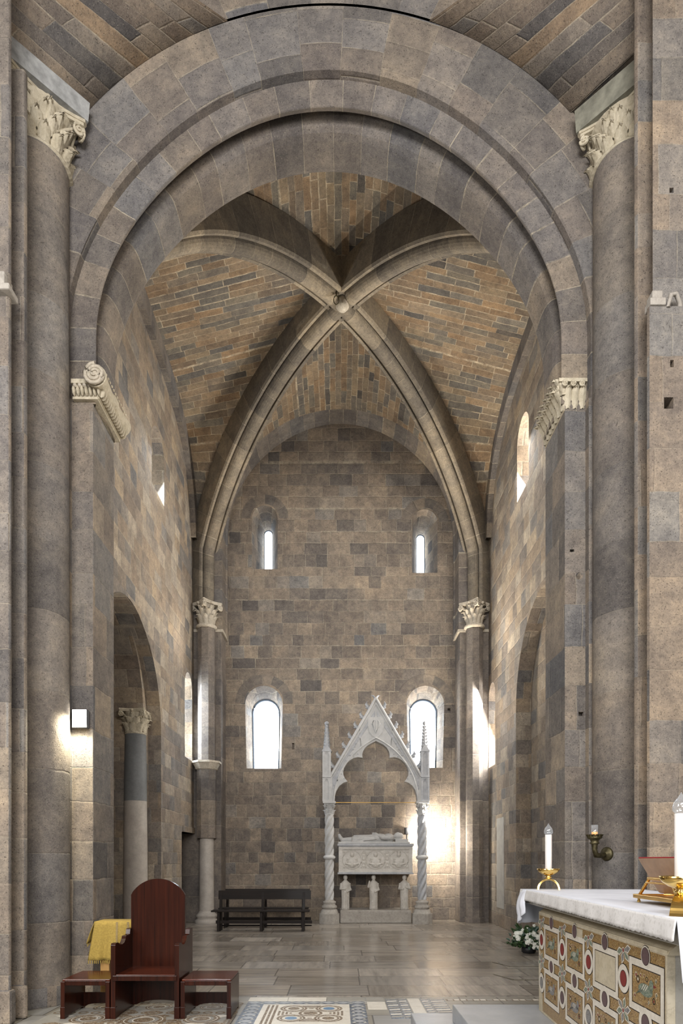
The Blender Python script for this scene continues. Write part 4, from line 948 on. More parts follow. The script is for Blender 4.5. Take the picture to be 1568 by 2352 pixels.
# ------------------------------------------------------------------ bronze wall bracket lamp
g = thing('bronze_wall_lamp', 'dark bronze bracket lamp holding a glass cup on the engaged column', 'lamp', (3.02, 6.80, 1.66))
bx, by, bz = 2.935, 6.925, 1.665
dn = Vector((-.85, -.53, 0)).normalized()
m = MB(); tz = Vector((0, 0, 1)); tv = dn.cross(tz)
rows = []
for r, o in ((.075, -.03), (.078, .0), (.066, .015), (.05, .02), (.03, .04), (.001, .045)): rows.append([tuple(Vector((bx, by, bz))+dn*o+tv*r*math.cos(2*PI*k/24)+tz*r*math.sin(2*PI*k/24)) for k in range(24)])
m.grid(rows, None, 0, True, closed=True); m.build('rosette', M_IRON, g, fixn=True)
m = MB(); ex, ey = 2.745, 6.78
m.tube([(bx, by, bz), (bx-.08, by-.06, bz-.02), (ex+.02, ey+.01, bz-.015), (ex, ey, bz+.05), (ex, ey, bz+.11)], [.022, .028, .030, .027, .034], 10); m.build('arm', M_IRON, g)
m = MB(); m.lathe([(.03, bz+.10), (.055, bz+.115), (.04, bz+.125), (.045, bz+.15), (.07, bz+.165), (.075, bz+.18), (.05, bz+.185), (.05, bz+.175)], (ex, ey), 20)
for k in range(12):
    a = 2*PI*k/12; leaf(m, (ex+.06*math.cos(a), ey+.06*math.sin(a), bz+.165), (math.cos(a), math.sin(a), 0), (0, 0, 1), .05, .035, .5, ns=2, nt=5)
m.build('drip_cup', M_IRON, g)
m = MB(); m.lathe([(.028, bz+.18), (.034, bz+.20), (.036, bz+.31), (.033, bz+.31), (.031, bz+.20), (.01, bz+.19)], (ex, ey), 18, caps=False); m.build('glass_cup', M_GLASS, g)
MB().lathe([(.027, bz+.185), (.030, bz+.20), (.031, bz+.235)], (ex, ey), 16).build('oil', M_FLAME, g); adopt(g)

# ------------------------------------------------------------------ throne and its two side stools
x0, x1, yf, yb = -2.29, -1.605, 6.34, 6.93
g = thing('wooden_throne', 'tall polished mahogany celebrant chair with a round-topped back', 'chair', (-1.95, 6.6, 0))
side = [(yf, 0), (yf, .74), (yf+.015, .76), (yf+.09, .76), (yf+.13, .735), (yf+.20, .725), (yf+.27, .735), (yf+.31, .77), (yf+.33, .80), (yf+.44, .80), (yf+.46, .86), (yb, .86), (yb, 0), (yb-.05, 0), (yb-.06, .02), (yf+.12, .02), (yf+.11, 0)]
for a in (x0, x1-.045): MB().prism(side, 'x', a, a+.045).build('side_panel', M_MAHO, g, bevel=.006)
for a in (x0-.006, x1-.045-.004):
    m = MB(); m.box(a, a+.055, yf-.006, yf+.05, 0, .12); m.build('front_foot', M_MAHO, g, bevel=.004)
MB().box(x0+.045, x1-.045, yf+.01, yb-.03, .42, .445).build('seat', M_MAHOS, g, bevel=.006)
MB().box(x0+.02, x1-.02, yf-.015, yf+.03, .385, .44).build('seat_rail', M_MAHO, g, bevel=.006)
xm = (x0+x1)/2-.02; bp = [(xm-.293, .40), (xm+.293, .40), (xm+.293, 1.22)]+[(xm+.337*math.sin(a), 1.395-.337*(1-math.cos(a))) for a in [1.04*(1-i/12) for i in range(1, 24)]]+[(xm-.293, 1.22)]
MB().prism(bp, 'y', yb-.06, yb-.02).build('backrest', M_MAHO, g, bevel=.007)
lp = [(x0+.045, .42), (x0+.045, .02), (x0+.10, .03)]+[(x0+.10+(x1-x0-.2)*i/16, .03+.045*math.sin(PI*i/16)**.5) for i in range(1, 16)]+[(x1-.10, .03), (x1-.045, .02), (x1-.045, .42)]
MB().prism(lp[::-1], 'y', yb-.05, yb-.03).build('lower_back_panel', M_MAHO, g, bevel=.003); adopt(g)
def stool(a, b, lab):
    g = thing('side_stool', lab, 'stool', ((a+b)/2, 6.6, 0), 'stools flanking the throne'); yb2 = 6.86
    for s_ in (a, b-.04):
        sd = [(yf+.005, 0), (yf+.005, .375), (yb2, .375), (yb2, 0), (yb2-.05, 0), (yb2-.06, .02), (yf+.10, .02), (yf+.09, 0)]
        MB().prism(sd, 'x', s_, s_+.04).build('side_panel', M_MAHO, g, bevel=.005)
        MB().box(s_-.004, s_+.044, yf, yf+.05, 0, .12).build('front_foot', M_MAHO, g, bevel=.003)
    MB().box(a+.005, b-.005, yf+.03, yb2+.01, .372, .395).build('seat', M_MAHOS, g, bevel=.006)
    MB().box(a+.04, b-.04, yf+.01, yf+.035, .335, .385).build('seat_rail', M_MAHO, g, bevel=.004)
    q = [(a+.04, .17), (a+.04, .02)]+[(a+.06+(b-a-.12)*i/12, .02+.035*math.sin(PI*i/12)**.5) for i in range(13)]+[(b-.04, .02), (b-.04, .17)]
    MB().prism(q[::-1], 'y', yb2-.04, yb2-.02).build('lower_back_panel', M_MAHO, g, bevel=.003)
    adopt(g)
stool(-2.795, -2.305, 'low mahogany stool flanking the throne, in front of the yellow cloth')
stool(-1.590, -1.085, 'low mahogany stool flanking the throne, next to the floor mosaic')

# ------------------------------------------------------------------ small table with the mustard cloth
g = thing('wooden_side_table', 'light wood side table mostly hidden beneath the fringed mustard cloth', 'table', (-2.45, 7.2, 0))
ax, bx2, ay, by2 = -2.72, -2.16, 7.10, 7.36
MB().box(ax, bx2, ay, by2, .875, .90).build('table_top', M_PINE, g)
for x in (ax+.03, bx2-.13): MB().box(x, x+.10, ay+.02, ay+.06, 0, .875).build('leg', M_PINE, g, bevel=.004)
for x in (ax+.03, bx2-.13): MB().box(x, x+.10, by2-.04, by2, 0, .875).build('leg', M_PINE, g, bevel=.004)
MB().box(ax+.05, bx2-.05, by2-.03, by2-.01, .60, .87).build('rear_panel', M_PINE, g); adopt(g)
m = MB(); rows = []; n = 44
for j in range(15):
    q = j/14; row = []
    for i in range(n+1):
        u = i/n; x = ax-.015+(bx2-ax+.03)*u
        if j <= 3: row.append((x, by2+.01-(by2-ay+.03)*q*14/3, .907))
        else:
            d = (j-3)/11; z = .905-.43*d
            row.append((x-.07*d*(1-u)**2, ay-.022-.018*d*math.sin(u*19)-.012*d*math.sin(u*43+1)-.01*d, z))
    rows.append(row)
m.grid(rows, None, 0, True)
rows = []
for j in range(7):
    d = j/6; rows.append([(ax-.017-.085*d-.012*math.sin(9*k/8+2*d), ay-.02+(by2-ay)*k/8*.85, .905-.25*d+.05*k/8*d) for k in range(9)])
m.grid(rows, None, 0, True)
cl = m.build('mustard_cloth', [M_YEL], solid=.006, label='mustard yellow cloth with tasselled fringe draped over the side table', cat='cloth')
m = MB()
for i in range(34):
    u = (i+.5)/34; x = ax-.015+(bx2-ax+.03)*u-.07*(1-u)**2; y = ay-.032-.018*math.sin(u*19)-.012*math.sin(u*43+1); m.tube([(x, y, .478), (x, y, .462), (x, y, .438)], [.002, .0065, .004], 5)
m.build('fringe', M_YEL, cl)
m = MB()
for k in range(7): m.tube([(ax-.104, ay+.03*k, .66+.007*k), (ax-.106, ay+.03*k, .625+.007*k)], [.003, .006], 5)
m.build('fringe', M_YEL, cl)
m = MB()
for u in (.40, .62):
    m.grid([[(ax+.012*k+(bx2-ax)*u, ay-.0295-.018*d*math.sin(u*19+.35*k)-.012*d*math.sin((u+.02*k)*43+1)-.01*d, .903-.40*d) for k in range(3)] for d in [i/10 for i in range(11)]], None, 0, True)
m.build('woven_stripe', M_YELS, cl)

# ------------------------------------------------------------------ benches
def bench(x0, x1, y, lab):
    g = thing('wooden_bench', lab, 'bench', ((x0+x1)/2, y, 0), 'benches before the back wall')
    MB().box(x0, x1, y, y+.32, .435, .470).build('seat', M_BENCH, g, bevel=.005)
    MB().prism([(y+.36, .70), (y+.385, .70), (y+.42, .90), (y+.385, .90)], 'x', x0+.10, x1+.02).build('backrest', M_BENCH, g, bevel=.005)
    for x in (x0+.13, (x0+x1)/2-.01, x1-.17):
        MB().prism([(y+.02, 0), (y+.06, .42), (y+.06, .435), (y+.30, .435), (y+.34, .70), (y+.385, .88), (y+.41, .88), (y+.40, .44), (y+.42, 0)], 'x', x, x+.055).build('support_panel', M_BENCH, g, bevel=.004)
    MB().box(x0+.09, x1+.06, y+.10, y+.14, .17, .24).build('stretcher_rail', M_BENCH, g, bevel=.004)
    MB().box(x0+.16, x1+.04, y+.34, y+.37, .09, .12).build('lower_rail', M_BENCH, g, bevel=.004)
    adopt(g)
bench(-2.85, -.66, 14.05, 'dark wooden bench, the front one of the pair near the back wall')
bench(-2.84, -.72, 14.85, 'dark wooden bench, the rear one of the pair, closest to the back wall')

# ------------------------------------------------------------------ altar (turned slightly, long mosaic side towards the nave)
TH = math.atan(.053); RA = Matrix.Rotation(-TH, 4, 'Z')
def AM(): return MB(RA)
def ap(x, y, z): return tuple(RA @ Vector((x, y, z)))
px, py0, py1, pz0, pz1 = 1.44, 3.17, 5.55, .302, 1.155
m = MB(); m.box(1.02, 6, -6, 5.68, .15, .30); m.box(.68, 6, -6, 5.98, 0, .15)
m.build('altar_dais', M_STEP, bevel=.008, label='grey marble dais of two steps carrying the altar', cat='dais')
g = thing('stone_altar', 'stone altar faced with a coloured marble and gold mosaic panel', 'altar', ap(px+.4, 4.3, pz0))
m = AM(); m.box(px+.035, px+.80, py0, py1, pz0, pz1); m.build('altar_block', T_SLAB, g, bevel=.004)
m = AM(); m.box(px+.10, px+.9, py0+.12, py1+.10, pz0, 1.25); m.build('inner_support', M_BLACK, g)
m = AM(); m.prism([(px-.004, pz1-.022), (px+.01, pz1), (px+.06, pz1+.045), (px+.3, pz1+.045), (px+.3, pz1-.022)], 'y', py0-.01, py1+.004); m.build('cornice', T_CREAM, g)
m = AM(); m.box(px-.075, px+.93, py0-.28, 5.72, 1.215, 1.325); m.build('table_slab', T_SLAB, g, bevel=.006)
m = AM(); xx = px
L_ = py1-py0
def rect(u0, u1, z0, z1, dx, mat):
    y1_, y0_ = py1-u0, py1-u1; m.add([(xx-dx, y1_, z0), (xx-dx, y0_, z0), (xx-dx, y0_, z1), (xx-dx, y1_, z1)], [(0, 1, 2, 3)], mat=mat)
def poly(pts, dx, mat): m.add([(xx-dx, py1-u, z) for u, z in pts], [list(range(len(pts)))], mat=mat)
def disc(u, z, r, dx, mat, rz=None, n=22): poly([(u+r*math.cos(2*PI*i/n), z+(rz or r)*math.sin(2*PI*i/n)) for i in range(n)], dx, mat)
def ringp(u, z, r0, r1, dx, mat, a0=0, a1=360, n=24):
    for i in range(n):
        a = math.radians(a0+(a1-a0)*i/n); b = math.radians(a0+(a1-a0)*(i+1)/n)
        poly([(u+r0*math.cos(a), z+r0*math.sin(a)), (u+r1*math.cos(a), z+r1*math.sin(a)), (u+r1*math.cos(b), z+r1*math.sin(b)), (u+r0*math.cos(b), z+r0*math.sin(b))], dx, mat)
def frame(u0, u1, z0, z1, w, dx, mat):
    rect(u0, u1, z0, z0+w, dx, mat); rect(u0, u1, z1-w, z1, dx, mat); rect(u0, u0+w, z0+w, z1-w, dx, mat); rect(u1-w, u1, z0+w, z1-w, dx, mat)
# materials: 0 gold 1 white 2 porphyry 3 red 4 green 5 grey 6 dark 7 cream
m.box(xx, xx+.04, py0, py1, pz0, pz1, 7); rect(.02, L_-.02, pz0+.02, pz1-.03, .001, 0); 
m.add([], [])
DU, DZ = .585, .365; rnd = random.Random(3)
EL = []
for i in range(-1, 5):
    for k in range(0, 4):
        uc, zc = .385+DU*i, .92-DZ*k
        cells = (uc, zc)
        EL.append(cells)
def clipok(u0, u1, z0, z1): return u0 > .012 and u1 < L_-.012 and z0 > pz0+.012 and z1 < pz1-.012
def clampd(u0, u1, z0, z1): return max(u0, .015), min(u1, L_-.015), max(z0, pz0+.015), min(z1, pz1-.022)
fw = .038
for uc, zc in EL:
    hu, hz = .212, .142
    a = clampd(uc-hu, uc+hu, zc-hz, zc+hz)
    if a[1]-a[0] > .1 and a[3]-a[2] > .1:
        frame(a[0]-.006, a[1]+.006, a[2]-.006, a[3]+.006, fw+.012, .0015, 6)
        frame(*a, fw, .0025, 1)
        b = (a[0]+fw+.006, a[1]-fw-.006, a[2]+fw+.006, a[3]-fw-.006)
        rr = rnd.random()
        if (uc, zc) == EL[12] or (abs(uc-.385-2*DU) < .01 and zc > .9): rect(*b, .002, 7)
        else:
            rect(*b, .002, 0); cu, cz = (b[0]+b[1])/2, (b[2]+b[3])/2; w = (b[1]-b[0])/2; col = 4 if rr < .5 else 5
            if w > .1:      # little bird among curling stems
                w *= 1.0
                disc(cu, cz-.008, w*.52, .003, col, .034); disc(cu+w*.42, cz+.034, .024, .0032, col); poly([(cu+w*.2, cz), (cu+w*.30, cz+.04), (cu+w*.6, cz+.03), (cu+w*.45, cz-.01)], .003, col)
                for cuu, czz, rr_ in ((-.7, .055, .020), (-.35, .062, .014), (.75, .06, .016), (.78, -.01, .018), (-.80, -.06, .016), (.25, -.066, .014), (-.1, .066, .012)): ringp(cu+w*cuu, cz+czz, rr_*.55, rr_*.85, .0028, 7, 0, 280, 14); disc(cu+w*cuu, cz+czz, rr_*.38, .0032, 3 if cuu < 0 else 4); poly([(cu-w*.75, cz-.05), (cu-w*.2, cz-.022), (cu-w*.2, cz+.008)], .003, col)
                poly([(cu+w*.55, cz+.04), (cu+w*.78, cz+.030), (cu+w*.55, cz+.022)], .003, 3)
                for q in range(3): poly([(cu-w*.30+.022*q, cz-.012), (cu-w*.30+.022*q+.008, cz-.012), (cu-w*.10+.022*q+.005, cz+.020), (cu-w*.10+.022*q-.003, cz+.020)], .0035, 1)
                ringp(cu-w*.55, cz+.035, .014, .020, .003, 6); ringp(cu+w*.1, cz+.052, .010, .015, .003, 6); ringp(cu+w*.6, cz-.045, .012, .018, .003, 6)
                for q in range(2): poly([(cu-.01+.04*q, cz-.03), (cu-.006+.04*q, cz-.03), (cu-.006+.04*q, cz-.062), (cu-.01+.04*q, cz-.062)], .003, 6)
                disc(cu-w*.55, cz+.035, .008, .0035, 1); disc(cu+w*.6, cz-.045, .007, .0035, 3)
for i in range(-1, 5):
    for k in range(0, 4):
        for (uc, zc, col) in ((.385+DU*i, 1.1025-DZ*k, 2), (.385+DU*(i-.5), .92-DZ*k, 3 if (k == 0 or i > 2) else (2 if i % 2 else 5))):
            if clipok(uc-.075, uc+.075, zc-.060, zc+.060) or (col == 2 and zc > 1.05 and .1 < uc < L_-.08):
                ro = .078 if zc < 1.05 else .050
                if zc > 1.05: zz = zc-.012
                else: zz = zc
                r_out = .082
                ringp(uc, zz, .040, r_out+.006 if zc < 1.05 else .060, .0015, 6); ringp(uc, zz, .049, r_out if zc < 1.05 else .056, .0031, 1); disc(uc, zz, .049, .0036, 6); disc(uc, zz, .045, .004, col)
for i in range(0, 5):
    for k in range(0, 3):
        uc, zc = .385+DU*(i-.5), 1.1025-DZ*k
        if zc > 1.05: zc -= .02
        if clipok(uc-.05, uc+.05, zc-.09, zc+.03):
            for q in range(6):
                a = 2*PI*q/6+.3; cu, cz = uc+.048*math.cos(a)*1.35, zc+.048*math.sin(a)
                if cz+.02 > pz1-.03: continue
                poly([(uc, zc), (cu+.026*math.cos(a+1.3), cz+.026*math.sin(a+1.3)), (uc+.085*math.cos(a)*1.3, min(pz1-.03, zc+.085*math.sin(a))), (cu-.026*math.cos(a+1.3), cz-.026*math.sin(a+1.3))], .003, 1)
                poly([(uc, zc), (cu+.017*math.cos(a+1.3), cz+.017*math.sin(a+1.3)), (uc+.074*math.cos(a)*1.3, min(pz1-.032, zc+.074*math.sin(a))), (cu-.017*math.cos(a+1.3), cz-.017*math.sin(a+1.3))], .0035, 4 if q % 2 else 5)
            disc(uc, zc, .014, .004, 3); ringp(uc, zc, .012, .017, .0042, 1)
for i in range(0, 9):       # curling stems in the narrow gold fields
    for k in range(0, 5):
        uc, zc = .385+DU*(i*.5-.25), 1.02-.1825*k
        for (a_, b_, r_) in ((0, 0, .021), (.045, .016, .015), (-.045, -.014, .015)):
            if clipok(uc+a_-.02, uc+a_+.02, zc+b_-.02, zc+b_+.02): ringp(uc+a_, zc+b_, r_*.6, r_*.85, .0012, 7, 20, 300, 14); disc(uc+a_, zc+b_, r_*.4, .0014, 4 if (i+k) % 2 else 3)
rect(.0, .06, .55, .82, .0012, 7); rect(.02, .12, pz0+.02, .52, .0012, 7); rect(1.0, 1.14, 1.03, 1.12, .0016, 7)
mo = m.build('mosaic_panel', [T_GOLD, T_WHITE, T_PURP, T_RED, T_GREEN, T_GREY, T_DARK, T_CREAM], g)
for o_ in (mo,):
    me = o_.data
    if me.polygons[10].normal.x > 0: me.flip_normals()
adopt(g)
# altar cloth
ZT = 1.337; cx0, cx1, cy0, cy1 = px-.10, px+.96, py0-.31, 5.80
m = AM(); N1 = 40
rows = []; uvs = []
for j in range(25):
    v = j/24; y = cy0+(cy1-cy0)*v; row = []; ur = []
    for i in range(13):
        u = i/12; x = cx0+(cx1-cx0)*u; row.append((x, y, ZT+.0018*pnoise(Vector((x*5, y*5, 0))))); ur.append((x, y))
    rows.append(row); uvs.append(ur+[ur[-1]])
m.grid(rows, uvs, 0, True)
def drop(p0, p1, nrm, h0, h1, n, folds, mat, scal=0, flare=.0):
    rows = []; uvs = []
    p0 = Vector(p0); p1 = Vector(p1); nrm = Vector(nrm)
    for j in range(9):
        d = j/8; row = []; ur = []
        for i in range(n+1):
            u = i/n; h = h0+(h1-h0)*u; z = ZT-h*d
            if j == 8 and scal: z += -.008*abs(math.sin(u*PI*scal))
            o = nrm*(.010*math.sin(d*PI/2)+flare*d+folds*d*math.sin(u*n*.55)*.5+folds*d*.5*math.sin(u*n*.21+1))
            p = p0.lerp(p1, u)+o; row.append((p.x, p.y, z)); ur.append((u*(p1-p0).length, d*h))
        rows.append(row); uvs.append(ur+[ur[-1]])
    m.grid(rows, uvs, mat, True)
drop((cx0, cy0, 0), (cx0, cy1-.05, 0), (-1, 0, 0), .095, .085, 160, .006, 1, 56)
drop((cx0, cy1-.05, 0), (cx0, cy1-.0, 0), (-1, 0, 0), .085, .085, 4, .004, 1)
pth = [(cx0+.0, cy1-.22), (cx0-.0, cy1-.10), (cx0+.005, cy1-.03), (cx0+.05, cy1), (cx0+.2, cy1), (cx0+.45, cy1), (cx0+.7, cy1), (cx1, cy1)]
pp = []
for i in range(len(pth)-1):
    for k in range(8): q = k/8; pp.append((pth[i][0]*(1-q)+pth[i+1][0]*q, pth[i][1]*(1-q)+pth[i+1][1]*q))
rows = []; uvs = []
for j in range(11):
    d = j/10; row = []
    for i, (x, y) in enumerate(pp):
        s_ = i/len(pp); h = .30 if i > 10 else .20+.10*i/10; bl = math.sin(min(1, d*1.25)*PI*.75)
        nx, ny = (-1, .15) if i < 10 else ((-.8, .7) if i < 26 else (0, 1)); w_ = .045*bl+.012*d*math.sin(i*.9)
        if i < 3: w_ *= .25+.25*i
        row.append((x+nx*w_, y+ny*w_, ZT-h*d-(.008*abs(math.sin(i*.7)) if j == 10 else 0)))
    rows.append(row)
m.grid(rows, None, 0, True)
drop((cx1, cy0, 0), (cx0-.0, cy0, 0), (0, -1, 0), .28, .27, 60, .025, 0, 20, flare=.02)
m.build('altar_cloth', [M_LINEN, M_LACE], solid=.003, weld=True, label='white linen altar cloth with a scalloped lace border', cat='cloth')
# candlesticks, candles
def candlestick(x, y, lab, labc, rot=0):
    z = ZT+.003; g = thing('brass_candlestick', lab, 'candlestick', (x, y, z), 'brass candlesticks on the altar')
    M = Matrix.Translation((x, y, 0)) @ Matrix.Rotation(rot, 4, 'Z')
    m = MB(M); rows = []
    for i in range(25):
        a = PI*i/24; c, s_ = math.cos(a), math.sin(a); w = .034-.010*s_
        rows.append([(-c*.096, -w, z+s_*.098), (-c*.096, w, z+s_*.098), (-c*.078, w, z+s_*.083), (-c*.078, -w, z+s_*.083)])
    m.grid(rows, None, 0, False, closed=True); m.add(rows[0], [(0, 1, 2, 3)]); m.add(rows[-1], [(3, 2, 1, 0)]); m.build('arched_foot', M_BRASS, g, fixn=True, bevel=.002)
    m = MB(M); m.lathe([(.018, z+.095), (.020, z+.100), (.030, z+.106), (.030, z+.112), (.018, z+.118), (.024, z+.124)], (0, 0), 24); m.build('collar', M_BRASS, g)
    m = MB(M); m.lathe([(.02, z+.122), (.055, z+.135), (.082, z+.155), (.098, z+.183), (.094, z+.184), (.078, z+.160), (.05, z+.145), (.001, z+.140)], (0, 0), 40); m.build('bowl', M_BRASS, g)
    m = MB(M); m.lathe([(.028, z+.14), (.028, z+.194), (.024, z+.194), (.024, z+.15)], (0, 0), 20); m.build('socket', M_BRASSD, g); adopt(g)
    g2 = thing('altar_candle', labc, 'candle', (x, y, z+.152), 'candles on the altar')
    MB().lathe([(.0275, z+.152), (.0285, z+.16), (.0285, z+.478), (.001, z+.48)], (x, y), 28).build('wax_body', M_WAX, g2)
    MB().lathe([(.022, z+.475), (.036, z+.492), (.038, z+.51), (.030, z+.535), (.014, z+.556), (.006, z+.568), (.002, z+.578)], (x, y), 24).build('glass_cap', M_GLASS, g2); adopt(g2)
candlestick(1.825, 5.50, 'polished brass candlestick with bowl and arched foot at the far end of the altar', 'white candle with clear glass cap on the far brass candlestick', -.25)
candlestick(1.615, 2.98, 'polished brass candlestick with bowl and arched foot beside the bookstand', 'white candle with clear glass cap beside the open book', .9)
# bookstand and missal
g = thing('gilded_bookstand', 'low gilded metal bookstand with small feet on the altar cloth', 'bookstand', ap(1.78, 3.75, ZT))
m = AM(); bx0, bx1_, by0, by1 = 1.61, 1.93, 3.42, 3.98; zt = ZT+.004
m.box(bx0, bx1_, by0, by1, zt+.030, zt+.042); m.box(bx0-.006, bx0+.012, by0-.006, by1+.006, zt+.026, zt+.050); m.box(bx1_-.012, bx1_+.006, by0-.006, by1+.006, zt+.026, zt+.050)
m.box(bx0, bx1_, by1-.01, by1+.008, zt+.026, zt+.050); m.box(bx0, bx1_, by0-.008, by0+.01, zt+.026, zt+.050); m.build('base_frame', M_BRASSD, g, bevel=.003)
for x in (bx0+.02, bx1_-.02):
    for y in (by0+.02, by1-.02):
        m = AM(); m.lathe([(.009, zt), (.011, zt+.006), (.007, zt+.015), (.009, zt+.03)], (x, y), 12); m.build('foot', M_BRASS, g)
m = AM()
for y, y2 in ((by0+.04, by0+.14), (by1-.04, by1-.14)): m.tube([(bx0+.015, y, zt+.045), (bx0+.03, y2, zt+.145), (bx0+.034, y2, zt+.15)], .009, 8)
m.tube([(bx0+.03, by0+.13, zt+.148), (bx0+.03, by1-.13, zt+.148)], .010, 8); m.tube([(bx0+.022, by0+.12, zt+.124), (bx0+.022, by1-.12, zt+.124)], .006, 8)
m.build('support_frame', M_BRASSD, g); m = AM(); m.box(bx0+.22, bx0+.24, by0+.12, by1-.12, zt+.042, zt+.10); m.build('book_ledge', M_BRASSD, g); adopt(g)
g = thing('open_missal', 'open book in red leather leaning on the gilded bookstand', 'book', ap(1.75, 3.75, zt+.06))
top = (bx0+.068, zt+.262); bot = (bx0+.163, zt+.060); dv = Vector((bot[0]-top[0], bot[1]-top[1])).normalized(); nv = Vector((-dv.y, dv.x))*-1
if nv.x < 0: nv = -nv
ya, yb_ = by0-.04, by1+.10; ins = .20
def board(m, o0, o1, e, mat=0, ymid=None):
    vs = []
    for o in (o0, o1):
        for (q, yy) in ((-e, ya-e), (-e, yb_+e), (1, yb_+e-ins*.35), (1, ya-e+ins*.35)):
            L0 = math.hypot(bot[0]-top[0], bot[1]-top[1]); s_ = q if q <= 0 else L0+e
            vs.append((top[0]+dv.x*s_+nv.x*o, yy, top[1]+dv.y*s_+nv.y*o))
    m.add(vs, [(0, 1, 2, 3), (7, 6, 5, 4), (0, 4, 5, 1), (1, 5, 6, 2), (2, 6, 7, 3), (3, 7, 4, 0)], mat=mat)
m = AM(); board(m, 0, .006, .004); m.build('cover_lining', M_BOOKB, g, fixn=True)
m = AM(); board(m, .006, .013, .010); m.build('cover', M_RED, g, fixn=True)
m = AM(); board(m, .013, .036, -.004); m.build('page_block', M_PAGE, g, fixn=True)
m = AM(); m.tube([(top[0]+.12, yb_-.14, zt+.17), (top[0]+.125, yb_-.10, zt+.10), (top[0]+.12, yb_-.09, zt+.03)], .010, 6); m.build('ribbon_marker', M_RED, g)
m = AM(); m.tube([(top[0]+.02, by0+.22, zt+.285), (top[0]+.05, by0+.17, zt+.30), (top[0]+.08, by0+.16, zt+.27)], .007, 6)
m.build('ribbon_marker', M_RED, g); adopt(g)

# ------------------------------------------------------------------ bouquet on the floor
rb = random.Random(11); bc = Vector((3.26, 10.85, 0))
g = thing('flower_bouquet', 'bouquet of white flowers and greenery standing on the floor behind the altar', 'bouquet', tuple(bc))
MB().lathe([(.09, 0), (.12, .02), (.12, .10), (.10, .12)], (bc.x, bc.y), 20).build('bowl', M_BLACK, g)
m = MB()
for k in range(230):
    a = rb.uniform(0, 2*PI); e = rb.uniform(-.45, 1.2); r = rb.uniform(.16, .34)
    d = Vector((math.cos(a)*math.cos(e), math.sin(a)*math.cos(e), math.sin(e)*.9)); p = bc+Vector((0, 0, .13))+Vector((d.x*r*1.05, d.y*r, abs(d.z)*r*1.0+(.02 if d.z > 0 else -.04)))
    leaf(m, p, (d+Vector((0, 0, -.3))), Vector((rb.uniform(-1, 1), rb.uniform(-1, 1), rb.uniform(.2, 1))), rb.uniform(.05, .10), rb.uniform(.03, .05), .4, rb.choice((0, 0, 1)), ns=2, nt=4)
m.build('greenery', [M_LEAF, M_LEAF2], g)
for k in range(46):
    a = rb.uniform(0, 2*PI); e = rb.uniform(.05, 1.35); d = Vector((math.cos(a)*math.cos(e), math.sin(a)*math.cos(e), math.sin(e)))
    p = bc+Vector((d.x*.34, d.y*.30, .12+d.z*.27)); R = rb.uniform(.034, .058) if k else .088
    if k == 0: p = bc+Vector((.10, -.27, .16))
    if k in (1, 2): p = bc+Vector((-.04+.10*k, -.10, .43+.05*k)); R = .03
    m = MB()
    for q in range(26 if k else 60):
        t = Vector((rb.gauss(0, 1), rb.gauss(0, 1), rb.gauss(0, 1))).normalized(); m.ball(p+t*R*.75, (R*(.26 if k else .15),)*3, 6)
    m.ball(p, R*.8, 8); m.build('flower_head', M_PEACH if k in (5, 9) else M_PETAL, g)
adopt(g)

# ------------------------------------------------------------------ inlaid pavement
def fl(m, pts, z, mat): m.add([(x, y, z) for x, y in pts], [list(range(len(pts)))], mat=mat)
def fring(m, x, y, r0, r1, z, mat, n=36, a0=0, a1=2*PI):
    for i in range(n):
        a = a0+(a1-a0)*i/n; b = a0+(a1-a0)*(i+1)/n; fl(m, [(x+r0*math.cos(a), y+r0*math.sin(a)), (x+r1*math.cos(a), y+r1*math.sin(a)), (x+r1*math.cos(b), y+r1*math.sin(b)), (x+r0*math.cos(b), y+r0*math.sin(b))], z, mat)
def fdisc(m, x, y, r, z, mat, n=28): fl(m, [(x+r*math.cos(2*PI*i/n), y+r*math.sin(2*PI*i/n)) for i in range(n)], z, mat)
m = MB()    # materials 0 slab 1 slate 2 pale diamonds 3 brown tesserae 4 blue 5 white
def slab(x0, x1, y0, y1, mat=0, z=.002): m.box(x0+.004, x1-.004, y0+.004, y1-.004, -.01, z, mat)
xs = [-1.03, -.58, -.14, .30]
for a, b in zip(xs, xs[1:]): slab(a, b, 7.14, 7.34, 5 if a < -.2 else 0)
m.box(-1.02, .29, 5.6, 7.13, -.01, .001, 1)
for i in range(8):
    x = -.94+.165*i; fl(m, [(x-.08, 7.06), (x, 7.01), (x+.08, 7.06), (x, 7.12)], .0025, 2)
    for s_ in (-1, 1): fl(m, [(x+.083-.03, 7.065+s_*.045), (x+.083+.03, 7.065+s_*.045), (x+.083, 7.065+s_*.018)], .0025, 5)
for k in range(10):
    y = 6.93-.135*k
    for x in (-.925, .205):
        fl(m, [(x-.07, y), (x, y-.06), (x+.07, y), (x, y+.06)], .0025, 2)
        for s_ in (-1, 1): fl(m, [(x+s_*.075, y-.068), (x+s_*.03, y-.068), (x+s_*.055, y-.03)], .0025, 5)
m.box(-.83, .115, 5.7, 6.98, -.01, .004, 5)
for k in range(3): m.box(-.775+.045*k, -.75+.045*k, 5.75, 6.94, .003, .0048, 3)
